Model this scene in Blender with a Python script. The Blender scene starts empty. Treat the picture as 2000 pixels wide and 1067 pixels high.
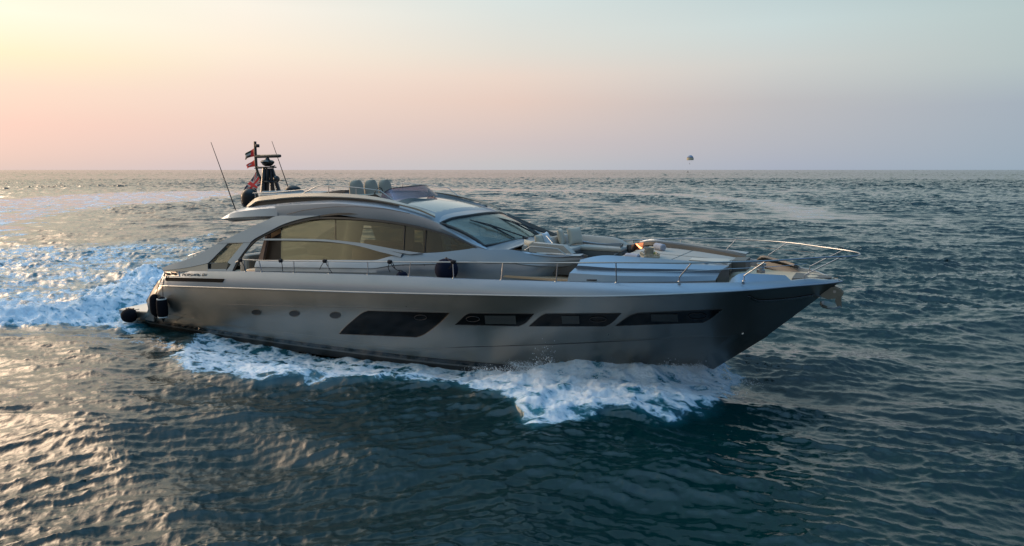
import bpy, math, random
import numpy as np
from mathutils import Vector, Matrix
from mathutils.bvhtree import BVHTree

C = bpy.context.scene
COL = C.collection
R = math.radians
random.seed(7)

# ------------------------------------------------------------------ camera
F, H = 1298.0, 5.53                      # focal length in photo pixels (2000 wide), eye height
PITCH = math.atan((533.5 - 331.5) / F)
cam_d = bpy.data.cameras.new("camera")
cam_d.sensor_width = 36.0
cam_d.lens = F / 2000.0 * 36.0
cam_d.clip_start = 0.1
cam_d.clip_end = 30000.0
cam = bpy.data.objects.new("camera", cam_d)
COL.objects.link(cam)
cam.location = (0, 0, H)
cam.rotation_euler = (math.pi / 2 - PITCH, 0, 0)
C.camera = cam

# ------------------------------------------------------------------ exposure
C.view_settings.view_transform = 'Standard'
C.view_settings.look = 'None'
C.view_settings.exposure = 0.0
C.view_settings.gamma = 1.0

# ------------------------------------------------------------------ sun (low, left of the frame, behind haze)
SUN_AZ, SUN_EL = R(-67.0), R(8.0)
SKY_AZ = R(-70.0)                        # middle of the glow        # azimuth measured from +Y towards +X
sun_dir = Vector((math.sin(SUN_AZ) * math.cos(SUN_EL), math.cos(SUN_AZ) * math.cos(SUN_EL), math.sin(SUN_EL)))
sl = bpy.data.lights.new("sun", 'SUN')
sl.energy = 1.1
sl.angle = R(2.5)
sl.color = (1.0, 0.66, 0.42)
so = bpy.data.objects.new("sun", sl)
COL.objects.link(so)
so.rotation_euler = (-sun_dir).to_track_quat('-Z', 'Y').to_euler()

# ------------------------------------------------------------------ sky
W = bpy.data.worlds.new("World")
C.world = W
W.use_nodes = True
nt = W.node_tree
nt.nodes.clear()


def nd(t, typ, **kw):
    n = t.nodes.new(typ)
    for k, v in kw.items():
        setattr(n, k, v)
    return n


def mth(t, op, a, b=None, c=None, clamp=False):
    n = t.nodes.new('ShaderNodeMath')
    n.operation = op
    n.use_clamp = clamp
    for i, v in enumerate((a, b, c)):
        if v is None:
            continue
        if isinstance(v, (int, float)):
            n.inputs[i].default_value = v
        else:
            t.links.new(v, n.inputs[i])
    return n.outputs[0]


def lin(r, g, b):
    f = lambda c: (c / 255) / 12.92 if c / 255 <= 0.04045 else ((c / 255 + 0.055) / 1.055) ** 2.4
    return (f(r), f(g), f(b), 1)


def ramp(t, fac, stops, mode='EASE'):
    n = t.nodes.new('ShaderNodeValToRGB')
    cr = n.color_ramp
    cr.interpolation = mode
    while len(cr.elements) < len(stops):
        cr.elements.new(0.5)
    for e, (p, c) in zip(cr.elements, stops):
        e.position = p
        e.color = c
    t.links.new(fac, n.inputs[0])
    return n.outputs[0]


tc = nd(nt, 'ShaderNodeTexCoord')
nrm = nd(nt, 'ShaderNodeVectorMath', operation='NORMALIZE')
nt.links.new(tc.outputs['Generated'], nrm.inputs[0])
sep = nd(nt, 'ShaderNodeSeparateXYZ')
nt.links.new(nrm.outputs[0], sep.inputs[0])
el = mth(nt, 'DIVIDE', mth(nt, 'ARCSINE', mth(nt, 'MAXIMUM', sep.outputs['Z'], 0.0)), math.pi / 2)   # 0 horizon .. 1 zenith
el = mth(nt, 'POWER', el, 0.5)                      # 13 deg -> 0.38
# azimuth away from the sun, 0 .. 1 (180 deg)
hx = mth(nt, 'MULTIPLY', sep.outputs['X'], math.sin(SKY_AZ))
hy = mth(nt, 'MULTIPLY', sep.outputs['Y'], math.cos(SKY_AZ))
hl = mth(nt, 'SQRT', mth(nt, 'ADD', mth(nt, 'POWER', sep.outputs['X'], 2.0), mth(nt, 'POWER', sep.outputs['Y'], 2.0)))
ca_ = mth(nt, 'DIVIDE', mth(nt, 'ADD', hx, hy), mth(nt, 'MAXIMUM', hl, 0.001))
az = mth(nt, 'DIVIDE', mth(nt, 'ARCCOSINE', mth(nt, 'MINIMUM', mth(nt, 'MAXIMUM', ca_, -1.0), 1.0)), math.pi)
ZEN = lin(124, 168, 202)
# elevation positions: sqrt(deg/90): 1deg .105, 3deg .18, 6deg .26, 9deg .316, 13deg .38, 25deg .53, 45deg .71
rL = ramp(nt, el, [(0.0, lin(226, 202, 194)), (0.066, lin(233, 204, 192)), (0.186, lin(252, 211, 195)), (0.25, lin(254, 224, 202)), (0.294, lin(255, 243, 204)),
                   (0.34, lin(255, 254, 230)), (0.50, lin(216, 212, 196)), (0.70, lin(164, 184, 198)), (1.0, ZEN)], 'LINEAR')
rK = ramp(nt, el, [(0.0, lin(208, 197, 200)), (0.072, lin(214, 198, 197)), (0.201, lin(236, 209, 197)), (0.275, lin(247, 222, 206)), (0.317, lin(253, 236, 216)),
                   (0.37, lin(252, 244, 230)), (0.50, lin(176, 192, 196)), (0.66, lin(124, 156, 178)), (1.0, ZEN)], 'LINEAR')
rM = ramp(nt, el, [(0.0, lin(192, 193, 198)), (0.074, lin(196, 194, 196)), (0.157, lin(208, 195, 194)), (0.25, lin(229, 204, 192)), (0.291, lin(234, 214, 201)), (0.327, lin(226, 221, 211)),
                   (0.387, lin(217, 226, 223)), (0.52, lin(150, 178, 192)), (0.66, lin(116, 152, 176)), (1.0, ZEN)], 'LINEAR')
rN = ramp(nt, el, [(0.0, lin(168, 176, 192)), (0.072, lin(172, 178, 192)), (0.241, lin(190, 188, 190)), (0.30, lin(205, 207, 204)),
                   (0.35, lin(201, 215, 215)), (0.5, lin(150, 183, 194)), (0.62, lin(120, 156, 178)), (1.0, ZEN)], 'LINEAR')
rR = ramp(nt, el, [(0.0, lin(152, 170, 186)), (0.066, lin(155, 172, 187)), (0.223, lin(164, 176, 188)), (0.28, lin(180, 194, 195)),
                   (0.34, lin(182, 199, 199)), (0.5, lin(138, 170, 184)), (0.62, lin(108, 146, 174)), (1.0, ZEN)], 'LINEAR')
rB = ramp(nt, el, [(0.0, lin(104, 124, 156)), (0.2, lin(120, 136, 170)), (0.38, lin(110, 142, 184)), (0.6, lin(104, 146, 198)), (1.0, ZEN)], 'LINEAR')


def mixc(t, fac, a, b, blend='MIX'):
    n = t.nodes.new('ShaderNodeMix')
    n.data_type = 'RGBA'
    n.blend_type = blend
    for s, v in ((n.inputs[0], fac), (n.inputs[6], a), (n.inputs[7], b)):
        if isinstance(v, (int, float)):
            s.default_value = v
        elif isinstance(v, tuple):
            s.default_value = v
        else:
            t.links.new(v, s)
    return n.outputs[2]


def maprange(t, v, a, b, c=0.0, d=1.0, smooth=True):
    n = t.nodes.new('ShaderNodeMapRange')
    n.interpolation_type = 'SMOOTHSTEP' if smooth else 'LINEAR'
    t.links.new(v, n.inputs[0])
    for i, x in zip((1, 2, 3, 4), (a, b, c, d)):
        if isinstance(x, (int, float)):
            n.inputs[i].default_value = x
        else:
            t.links.new(x, n.inputs[i])
    return n.outputs[0]


# left image edge .178, quarter .271, middle .389, three quarters .507, right edge .599
s1 = mixc(nt, maprange(nt, az, 0.178, 0.271, smooth=False), rL, rK)
s1 = mixc(nt, maprange(nt, az, 0.271, 0.389, smooth=False), s1, rM)
s2 = mixc(nt, maprange(nt, az, 0.389, 0.507, smooth=False), s1, rN)
s2 = mixc(nt, maprange(nt, az, 0.507, 0.599, smooth=False), s2, rR)
s3 = mixc(nt, maprange(nt, az, 0.60, 0.85), s2, rB)
# broad warm glare round the sun
sdv = nd(nt, 'ShaderNodeCombineXYZ')
for i in range(3):
    sdv.inputs[i].default_value = sun_dir[i]
dt = nd(nt, 'ShaderNodeVectorMath', operation='DOT_PRODUCT')
nt.links.new(nrm.outputs[0], dt.inputs[0])
nt.links.new(sdv.outputs[0], dt.inputs[1])
g = mth(nt, 'MAXIMUM', dt.outputs['Value'], 0.0)
g1 = mth(nt, 'POWER', g, 24.0)
g2 = mth(nt, 'MULTIPLY', mth(nt, 'POWER', g, 120.0), 3.0)
gl = mixc(nt, 1.0, (1.0, 0.74, 0.42, 1), mixc(nt, 1.0, (0, 0, 0, 1), mth(nt, 'ADD', g1, g2), 'ADD'), 'MULTIPLY')
s4 = mixc(nt, 0.3, s3, gl, 'ADD')
sky = nd(nt, 'ShaderNodeTexSky', sky_type='NISHITA')
sky.sun_disc = False
sky.sun_elevation = SUN_EL
sky.sun_rotation = SUN_AZ
sky.dust_density = 3.0
# the hazy dome above the frame is brighter than the band near the horizon, most of all above the sun
gdv = nd(nt, 'ShaderNodeCombineXYZ')
GA, GE = R(-57.0), R(24.0)
for i, v in enumerate((math.sin(GA) * math.cos(GE), math.cos(GA) * math.cos(GE), math.sin(GE))):
    gdv.inputs[i].default_value = v
dt2 = nd(nt, 'ShaderNodeVectorMath', operation='DOT_PRODUCT')
nt.links.new(nrm.outputs[0], dt2.inputs[0])
nt.links.new(gdv.outputs[0], dt2.inputs[1])
up = maprange(nt, el, .375, .52)
lobe = mth(nt, 'MULTIPLY', mth(nt, 'POWER', mth(nt, 'MAXIMUM', dt2.outputs['Value'], 0.0), 30.0), up)
boost = mth(nt, 'ADD', mth(nt, 'ADD', 1.0, maprange(nt, el, .68, .92, 0.0, 2.1)), mth(nt, 'MULTIPLY', up, maprange(nt, az, .25, .50, .35, .0)))
bc = nd(nt, 'ShaderNodeVectorMath', operation='SCALE')
nt.links.new(s4, bc.inputs[0])
nt.links.new(boost, bc.inputs['Scale'])
lc = nd(nt, 'ShaderNodeVectorMath', operation='SCALE')
lc.inputs[0].default_value = (13.5, 9.7, 6.6)
nt.links.new(lobe, lc.inputs['Scale'])
s4 = mixc(nt, 1.0, bc.outputs[0], lc.outputs[0], 'ADD')
s5 = mixc(nt, 0.004, s4, sky.outputs[0], 'ADD')
bg = nd(nt, 'ShaderNodeBackground')
bg.inputs['Strength'].default_value = 1.0
nt.links.new(s5, bg.inputs['Color'])
wo = nd(nt, 'ShaderNodeOutputWorld')
nt.links.new(bg.outputs[0], wo.inputs['Surface'])

# ------------------------------------------------------------------ the yacht's own frame
# x forward from the stern, y to port, z up; the bow is turned 28 degrees towards the viewer
TH, TX, TY = R(28.0), -14.34, 27.84
CT, ST = math.cos(TH), math.sin(TH)
BOAT = Matrix(((CT, ST, 0, TX), (-ST, CT, 0, TY), (0, 0, 1, 0), (0, 0, 0, 1)))


def sight(px, py):
    X = (px - 1000.0) / F
    U = -(py - 533.5) / F
    ca, sa = math.cos(PITCH), math.sin(PITCH)
    w = (X, ca + U * sa, -sa + U * ca)
    o = (-TX, -TY, H)
    f = lambda v: np.array([v[0] * CT - v[1] * ST, v[0] * ST + v[1] * CT, v[2]])
    return f(o), f(w)


def P(px, py, y=None, z=None, x=None):
    """measured photo position -> point of the yacht on its plane y = , z = or x ="""
    o, d = sight(px, py)
    k, v = (0, x) if x is not None else (1, y) if y is not None else (2, z)
    return tuple(o + (v - o[k]) / d[k] * d)
# ------------------------------------------------------------------ sea
def tile(N, L, wdir, lmin, lmax, spread, rms, seed):
    rg = np.random.default_rng(seed)
    k1 = np.fft.fftfreq(N, L / N) * 2 * np.pi
    kx, ky = np.meshgrid(k1, k1, indexing='ij')
    k = np.hypot(kx, ky)
    k[0, 0] = 1
    wx, wy = math.sin(wdir), math.cos(wdir)
    cs = (kx * wx + ky * wy) / k
    S = np.exp(-(2 * np.pi / lmax / k) ** 2) / k ** 3.7 * np.exp(-(k * lmin / 2 / np.pi) ** 2) * (np.abs(cs) ** spread + 0.05)
    S[0, 0] = 0
    a = (rg.normal(size=(N, N)) + 1j * rg.normal(size=(N, N))) * np.sqrt(S)
    h = np.fft.ifft2(a).real
    sc = rms / h.std()
    dx = np.fft.ifft2(1j * kx / k * a).real * sc
    dy = np.fft.ifft2(1j * ky / k * a).real * sc
    return h * sc, dx, dy, L


def samp(T, i, x, y):
    A, L = T[i], T[3]
    N = A.shape[0]
    u, v = x / L * N, y / L * N
    iu, iv = np.floor(u).astype(int), np.floor(v).astype(int)
    fu, fv = u - iu, v - iv
    fu, fv = fu * fu * (3 - 2 * fu) * .4 + fu * .6, fv * fv * (3 - 2 * fv) * .4 + fv * .6
    i0, i1, j0, j1 = iu % N, (iu + 1) % N, iv % N, (iv + 1) % N
    return (A[i0, j0] * (1 - fu) * (1 - fv) + A[i1, j0] * fu * (1 - fv) + A[i0, j1] * (1 - fu) * fv + A[i1, j1] * fu * fv)


def sstep(x, a, b):
    t = np.clip((x - a) / (b - a), 0, 1)
    return t * t * (3 - 2 * t)


TB = tile(512, 127.0, R(12), 1.8, 7.0, 4, 0.095, 1)
TM = tile(512, 61.0, R(-4), 0.4, 1.7, 10, 0.016, 6)
TL = tile(1024, 41.3, R(-18), 0.07, .62, 20, 0.0205, 2)
TR = tile(1024, 37.7, R(22), 0.07, .68, 20, 0.0235, 3)
TS = tile(512, 11.9, R(5), 0.06, 0.34, 4, 0.0048, 4)
TF = tile(512, 9.7, R(60), 0.10, 1.6, 0, 1.0, 5)          # foam turbulence, unit rms


def poly_sd(px, py, poly):
    """signed distance to a polygon, positive inside"""
    d = np.full(px.shape, 1e9)
    ins = np.zeros(px.shape, bool)
    n = len(poly)
    for i in range(n):
        (x0, y0), (x1, y1) = poly[i], poly[(i + 1) % n]
        ex, ey = x1 - x0, y1 - y0
        t = np.clip(((px - x0) * ex + (py - y0) * ey) / (ex * ex + ey * ey + 1e-9), 0, 1)
        d = np.minimum(d, np.hypot(px - x0 - t * ex, py - y0 - t * ey))
        c = ((y0 > py) != (y1 > py)) & (px < ex * (py - y0) / (ey + 1e-12) + x0)
        ins ^= c
    return np.where(ins, d, -d)


def ground(pts):
    out = []
    for (a, b) in pts:
        p = P(a, b, z=0.0)
        out.append((p[0], p[1]))
    return out


def line_d(bx, by, pts):
    d = np.full(bx.shape, 1e9)
    for (x0, y0), (x1, y1) in zip(pts[:-1], pts[1:]):
        ex, ey = x1 - x0, y1 - y0
        t = np.clip(((bx - x0) * ex + (by - y0) * ey) / (ex * ex + ey * ey + 1e-9), 0, 1)
        d = np.minimum(d, np.hypot(bx - x0 - t * ex, by - y0 - t * ey))
    return d


# outlines on the water, in the yacht's frame
BAND = ground([(330, 690), (345, 722), (400, 733), (480, 753), (560, 745), (640, 752), (700, 752), (780, 752), (870, 763), (930, 783),
               (985, 801), (1010, 824), (1040, 838), (1080, 832), (1150, 820), (1250, 828), (1310, 830), (1380, 822), (1430, 800), (1455, 772),
               (1450, 738), (1400, 712)]) + [(21.5, 0.5), (18, -1.0), (12, -1.5), (6, -1.5), (4.6, -2.9)]
BAND_THICK = ground([(860, 748), (940, 778), (1000, 802), (1020, 824), (1080, 820), (1150, 810), (1250, 818), (1330, 818), (1405, 795), (1425, 745), (1400, 714)]) + [(20.5, 0.0), (17, -1.2), (15.5, -2.0)]
WASH = ground([(-260, 560), (0, 598), (90, 590), (170, 570), (230, 540), (300, 520), (345, 545), (330, 600), (262, 634), (130, 634), (0, 640), (-260, 655)])
CHURN = ground([(-300, 470), (0, 480), (120, 475), (330, 470), (420, 455), (430, 500), (330, 560), (250, 634), (100, 640), (0, 645), (-300, 660)])
TRAIL = ground([(-700, 420), (-200, 388), (0, 388), (120, 380), (250, 375), (440, 372), (500, 378), (430, 392), (270, 402), (130, 424), (60, 470), (-60, 520), (-500, 520)])
ARC = [ground([p])[0] for p in [(430, 376), (600, 372), (800, 370), (950, 371), (1150, 374), (1350, 382), (1480, 394), (1560, 408), (1600, 425)]]
ARC2 = [ground([p])[0] for p in [(560, 383), (760, 385), (950, 388), (1150, 396), (1300, 410), (1400, 425)]]
FAN = ground([(200, 636), (340, 640), (500, 672), (560, 742), (500, 752), (400, 730), (345, 722), (300, 680), (150, 662), (0, 655), (-100, 650)])
MIST = ground([(1380, 715), (1440, 705), (1500, 722), (1560, 735), (1530, 752), (1470, 768), (1420, 785), (1380, 775)])
SMOOTH = ground([(560, 800), (1000, 840), (1250, 830), (1470, 800), (1640, 1000), (1500, 1300), (600, 1300), (420, 950)])


def sea_fields(wx, wy):
    bx = (wx - TX) * CT - (wy - TY) * ST
    by = (wx - TX) * ST + (wy - TY) * CT
    near = (wx > -260) & (wx < 160) & (wy < 300) & (wy > 5)
    n1 = samp(TF, 0, wx * .35, wy * .35)
    foam = np.zeros(wx.shape)
    aer = np.zeros(wx.shape)
    slick = np.zeros(wx.shape)
    hump = np.zeros(wx.shape)
    fa, fb, fn = bx[near], by[near], n1[near]
    ft = samp(TF, 0, wx[near], wy[near])
    d1 = poly_sd(fa, fb, BAND)
    d2 = poly_sd(fa, fb, BAND_THICK)
    d3 = poly_sd(fa, fb, WASH)
    d4 = poly_sd(fa, fb, CHURN)
    d5 = poly_sd(fa, fb, TRAIL)
    d6 = poly_sd(fa, fb, FAN)
    d7 = poly_sd(fa, fb, SMOOTH)
    arc = line_d(fa, fb, ARC)
    arc2 = line_d(fa, fb, ARC2)
    e1 = sstep(d1 + fn * .14, -.16, .40)
    e2 = sstep(d2 + fn * .12, -.1, .5)
    e3 = sstep(d3 + fn * .35, -.3, 1.2)
    e4 = sstep(d4 + fn * .8, -1.5, 4.0)
    e5 = sstep(d5 + fn * 1.0, -2.5, 6.0)
    e6 = sstep(d6 + fn * .3, -.6, 1.2)
    f = np.maximum.reduce([e1 * 1.02, e2 * 1.22, e3 * 1.15, e4 * (.70 + .12 * fn), e5 * (.66 + .14 * fn), e6 * .55,
                           .34 * sstep(poly_sd(fa, fb, MIST) + fn * .2, -.9, .8), .52 * np.exp(-(arc / 5.0) ** 2), .40 * np.exp(-(arc2 / 4.0) ** 2)])
    foam[near] = f
    aer[near] = np.maximum.reduce([e2 * .75, e1 * .4, e3 * .9, e4 * .65])
    slick[near] = np.maximum.reduce([e5 * .86, .82 * np.exp(-(arc / 6.0) ** 2), .5 * np.exp(-(arc2 / 6.0) ** 2), .28 * sstep(d7, -2, 2)])
    # real heights: the bow wave thrown out along the starboard side, the wash behind the stern
    ridge = np.exp(-((d1 - .55) / .5) ** 2) * sstep(fa, 9, 16) * (1 - sstep(fa, 21.5, 23.5)) * (d1 > -2)
    hp = .10 * ridge + .22 * sstep(d2, 0.1, 2.0) * sstep(fa, 15, 18)
    hp += .10 * np.exp(-((d1 - .3) / .35) ** 2) * (d1 > -1.5) * (1 - sstep(fa, 14, 17))
    hp += .36 * sstep(d3, 0, 2.6) * (1 - sstep(-fa, 10, 22)) * sstep(-fa, .2, 2.6)
    hp += (.016 * e1 + .026 * e2 + .055 * e3 + .03 * e4) * ft
    # the trough alongside the planing stern, and no water inside the hull
    hp -= .13 * np.exp(-((fb + 2.9) / .7) ** 2) * sstep(fa, 6, 9) * (1 - sstep(fa, 15, 17.5))
    hp -= .34 * np.exp(-((np.abs(fb) - 2.7) / 1.6) ** 2) * (1 - sstep(fa, 5, 12)) * sstep(fa, -2.5, -.3)
    hb = np.interp(fa, [-.3, 1, 6, 11, 14, 16, 17.3, 19, 20.5, 21.6, 22.4], [2.3, 2.60, 2.78, 2.80, 2.74, 2.6, 2.42, 1.95, 1.35, .7, .0])
    so_ = np.abs(fb) - hb
    hp += .30 * np.exp(-(np.maximum(so_, 0) / .75) ** 2) * sstep(fa, 17, 19.3) * (1 - sstep(fa, 22.2, 23.2))
    hp = np.where((so_ < -.3) & (fa > -.3) & (fa < 21.8), -.75, hp)
    # port side bow wave of the same height
    hp += .35 * np.exp(-((fb - 2.6) / 1.2) ** 2 - ((fa - 19) / 3.5) ** 2)
    hump[near] = hp
    return foam, aer, slick, hump


def sea_grid():
    a1 = np.linspace(R(-41), R(41), 960)
    wing = np.cumsum(np.geomspace(R(.12), R(9), 46))
    wing = wing / wing[-1] * (math.pi - R(41)) + R(41)
    ang = np.concatenate([-wing[::-1], a1, wing[:-1]])
    rr = [1.0, 2.5, 4.0, 5.5]
    while rr[-1] < 14000:
        r = rr[-1]
        rr.append(r * (1 + (0.0048 if r < 45 else .0031 if r < 150 else 0.0045 if r < 450 else 0.009 if r < 3000 else .02)) if r > 8.2 else r + .3)
    rr = np.array(rr)
    Rr, Aa = np.meshgrid(rr, ang, indexing='ij')
    x, y = Rr * np.sin(Aa), Rr * np.cos(Aa)
    return x, y, Rr, len(rr), len(ang)


def build_sea():
    x, y, r, nr, na = sea_grid()
    foam, aer, slick, hump = sea_fields(x, y)
    rightw = sstep(x / np.maximum(r, 1), -.35, .35)
    calm = 1 - .95 * slick
    fade_s = 1 - .8 * sstep(r, 80, 250)
    fade_m = 1.0
    gust = .92 + .22 * samp(TF, 0, x * .021, y * .033) + .15 * samp(TF, 0, x * .11, y * .17)
    amp = calm * np.clip(gust, .45, 1.5)
    lr = [sstep(r, a, b) for a, b in ((70, 115), (170, 260), (450, 800), (1800, 3000))]
    LV = [1 - lr[0], lr[0] * (1 - lr[1]), lr[1] * (1 - lr[2]), lr[2] * (1 - lr[3]), lr[3]]
    w = []
    for c in range(3):
        v = samp(TB, c, x, y) * (1 - .85 * slick) * fade_m
        v = v + samp(TM, c, x, y) * calm * LV[0] + samp(TS, c, x * .93 + y * .2, y * .93 - x * .2) * amp * fade_s
        # wavelets: coarser octaves take over with distance, the slopes stay the same
        for (s_, wt_) in zip((1, 2, 4, 8, 16), LV):
            v = v + (samp(TL, c, x / s_, y / s_) * (1 - rightw) + samp(TR, c, x / s_, y / s_) * rightw) * amp * (s_ * wt_ * (1 if s_ == 1 else 1.3 if s_ == 2 else 1.75) * (1 if c == 0 or s_ == 1 else .5))
        w.append(v)
    h = w[0] + hump
    ch = 1.05 * (1 - .6 * sstep(foam, .3, .9))
    X = x + w[1] * ch
    Y = y + w[2] * ch
    co = np.stack([X, Y, h], -1).reshape(-1, 3)
    idx = np.arange(nr * na).reshape(nr, na)
    a = idx[:-1, :]
    b = idx[1:, :]
    a2, b2 = np.roll(a, -1, 1), np.roll(b, -1, 1)
    q = np.stack([a, b, b2, a2], -1).reshape(-1, 4)
    me = bpy.data.meshes.new("sea")
    nf = len(q)
    me.vertices.add(len(co))
    me.vertices.foreach_set("co", co.astype(np.float32).ravel())
    me.loops.add(nf * 4)
    me.loops.foreach_set("vertex_index", q.astype(np.int32).ravel())
    me.polygons.add(nf)
    me.polygons.foreach_set("loop_start", (np.arange(nf) * 4).astype(np.int32))
    me.polygons.foreach_set("loop_total", np.full(nf, 4, np.int32))
    me.polygons.foreach_set("use_smooth", np.ones(nf, bool))
    me.update(calc_edges=True)
    for nm, v in (("foam", foam), ("aer", aer), ("slick", slick)):
        at = me.attributes.new(nm, 'FLOAT', 'POINT')
        at.data.foreach_set("value", v.astype(np.float32).ravel())
    me.materials.append(sea_material())
    ob = bpy.data.objects.new("sea", me)
    COL.objects.link(ob)
    ob["kind"] = "structure"
    return ob


def attr(t, name):
    n = nd(t, 'ShaderNodeAttribute', attribute_name=name)
    return n.outputs['Fac']


def noise(t, vec, scale, detail=4.0, rough=.5, dist=0.0):
    n = nd(t, 'ShaderNodeTexNoise')
    n.inputs['Scale'].default_value = scale
    n.inputs['Detail'].default_value = detail
    n.inputs['Roughness'].default_value = rough
    n.inputs['Distortion'].default_value = dist
    if vec is not None:
        t.links.new(vec, n.inputs['Vector'])
    return n.outputs['Fac'], n.outputs['Color']


def sea_material():
    m = bpy.data.materials.new("sea_water")
    m.use_nodes = True
    t = m.node_tree
    t.nodes.clear()
    geo = nd(t, 'ShaderNodeNewGeometry')
    pos = geo.outputs['Position']
    foam, aer, slick = attr(t, 'foam'), attr(t, 'aer'), attr(t, 'slick')
    # turn into the yacht's direction and stretch along its course
    mp = nd(t, 'ShaderNodeMapping', vector_type='TEXTURE')
    mp.inputs['Rotation'].default_value = (0, 0, -TH)
    mp.inputs['Scale'].default_value = (1.55, 1.0, 1.0)
    t.links.new(pos, mp.inputs['Vector'])
    bp_ = mp.outputs[0]
    # warped coordinates for the lace
    _, wc = noise(t, bp_, 1.3, 3.0, .55)
    add = nd(t, 'ShaderNodeVectorMath', operation='MULTIPLY_ADD')
    t.links.new(wc, add.inputs[0])
    add.inputs[1].default_value = (1.1, 1.1, 1.1)
    t.links.new(bp_, add.inputs[2])
    vo = nd(t, 'ShaderNodeTexVoronoi', feature='DISTANCE_TO_EDGE')
    vo.inputs['Scale'].default_value = 2.1
    t.links.new(add.outputs[0], vo.inputs['Vector'])
    vo2 = nd(t, 'ShaderNodeTexVoronoi', feature='DISTANCE_TO_EDGE')
    vo2.inputs['Scale'].default_value = 5.3
    t.links.new(add.outputs[0], vo2.inputs['Vector'])
    n1, _ = noise(t, bp_, .8, 9.0, .66, .6)
    n2, _ = noise(t, pos, 6.0, 5.0, .6, .4)
    n3, _ = noise(t, pos, 17.0, 4.0, .65, 1.0)
    lace = mth(t, 'SUBTRACT', 1.0, mth(t, 'MULTIPLY', vo.outputs['Distance'], 3.2))
    lace2 = mth(t, 'SUBTRACT', 1.0, mth(t, 'MULTIPLY', vo2.outputs['Distance'], 4.0))
    pat = mth(t, 'ADD', mth(t, 'MULTIPLY', n1, 1.0), mth(t, 'MULTIPLY', lace, .34))
    pat = mth(t, 'ADD', pat, mth(t, 'MULTIPLY', lace2, .12))
    pat = mth(t, 'ADD', pat, mth(t, 'MULTIPLY', mth(t, 'ADD', mth(t, 'MULTIPLY', n2, .5), mth(t, 'MULTIPLY', n3, .5)), .42))          # centred near 1.0
    thr = mth(t, 'SUBTRACT', 1.50, mth(t, 'MULTIPLY', foam, .72))
    ff = maprange(t, mth(t, 'SUBTRACT', pat, thr), -.07, .16)
    ff = mth(t, 'MULTIPLY', ff, maprange(t, foam, .02, .15))
    # water
    w = nd(t, 'ShaderNodeBsdfPrincipled')
    nbig, _ = noise(t, pos, .09, 2.0)
    deep = mixc(t, nbig, (.0004, .0125, .0145, 1), (.0007, .0195, .0215, 1))
    wcol = mixc(t, mth(t, 'MULTIPLY', aer, .9), deep, (.03, .19, .26, 1))
    t.links.new(wcol, w.inputs['Base Color'])
    w.inputs['IOR'].default_value = 1.36
    cd = nd(t, 'ShaderNodeVectorMath', operation='LENGTH')
    t.links.new(pos, cd.inputs[0])
    t.links.new(maprange(t, cd.outputs['Value'], 15, 500, .02, .16, False), w.inputs['Roughness'])
    b1, _ = noise(t, pos, 4.6, 6.0, .62, .3)
    b2, _ = noise(t, pos, 9.0, 5.0, .6, .3)
    bs = mth(t, 'ADD', mth(t, 'MULTIPLY', b1, .022), mth(t, 'MULTIPLY', b2, .010))
    bs = mth(t, 'MULTIPLY', bs, mth(t, 'SUBTRACT', 1.0, mth(t, 'MULTIPLY', slick, .92)))
    bump = nd(t, 'ShaderNodeBump')
    bump.inputs['Distance'].default_value = 1.0
    t.links.new(maprange(t, cd.outputs['Value'], 8, 60, .45, 1.0, False), bump.inputs['Strength'])
    t.links.new(bs, bump.inputs['Height'])
    t.links.new(bump.outputs[0], w.inputs['Normal'])
    # foam
    fo = nd(t, 'ShaderNodeBsdfPrincipled')
    t.links.new(mixc(t, maprange(t, mth(t, 'SUBTRACT', pat, thr), 0.0, .40), (.26, .50, .66, 1), (.82, .92, 1.0, 1)), fo.inputs['Base Color'])
    fo.inputs['Roughness'].default_value = .75
    fb1, _ = noise(t, pos, 5.0, 8.0, .78, .3)
    bf = nd(t, 'ShaderNodeBump')
    bf.inputs['Distance'].default_value = .18
    bf.inputs['Strength'].default_value = .9
    t.links.new(mth(t, 'ADD', fb1, mth(t, 'MULTIPLY', pat, .25)), bf.inputs['Height'])
    t.links.new(bf.outputs[0], fo.inputs['Normal'])
    mx = nd(t, 'ShaderNodeMixShader')
    t.links.new(ff, mx.inputs[0])
    t.links.new(w.outputs[0], mx.inputs[1])
    t.links.new(fo.outputs[0], mx.inputs[2])
    out = nd(t, 'ShaderNodeOutputMaterial')
    t.links.new(mx.outputs[0], out.inputs['Surface'])
    return m


build_sea()
# ------------------------------------------------------------------ materials
MAT = {}


def mat(name, col, rough=.5, metal=0.0, coat=0.0, bump=None, var=None, spec=None):
    if name in MAT:
        return MAT[name]
    m = bpy.data.materials.new(name)
    m.use_nodes = True
    t = m.node_tree
    b = t.nodes['Principled BSDF']
    b.inputs['Base Color'].default_value = (*col, 1)
    b.inputs['Roughness'].default_value = rough
    b.inputs['Metallic'].default_value = metal
    b.inputs['Coat Weight'].default_value = coat
    b.inputs['Coat Roughness'].default_value = .06
    if spec is not None:
        b.inputs['Specular IOR Level'].default_value = spec
    tcn = nd(t, 'ShaderNodeTexCoord')
    if var:
        sc, amt = var
        f, _ = noise(t, tcn.outputs['Object'], sc, 5.0, .6, .3)
        lo = tuple(c * (1 - amt) for c in col) + (1,)
        hi = tuple(min(1, c * (1 + amt)) for c in col) + (1,)
        t.links.new(mixc(t, f, lo, hi), b.inputs['Base Color'])
        t.links.new(maprange(t, f, .3, .7, rough * .8, min(1, rough * 1.25), False), b.inputs['Roughness'])
    if bump:
        sc, amt = bump
        f, _ = noise(t, tcn.outputs['Object'], sc, 4.0, .6)
        bn = nd(t, 'ShaderNodeBump')
        bn.inputs['Strength'].default_value = 1.0
        bn.inputs['Distance'].default_value = amt
        t.links.new(f, bn.inputs['Height'])
        t.links.new(bn.outputs[0], b.inputs['Normal'])
    MAT[name] = m
    return m


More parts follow.
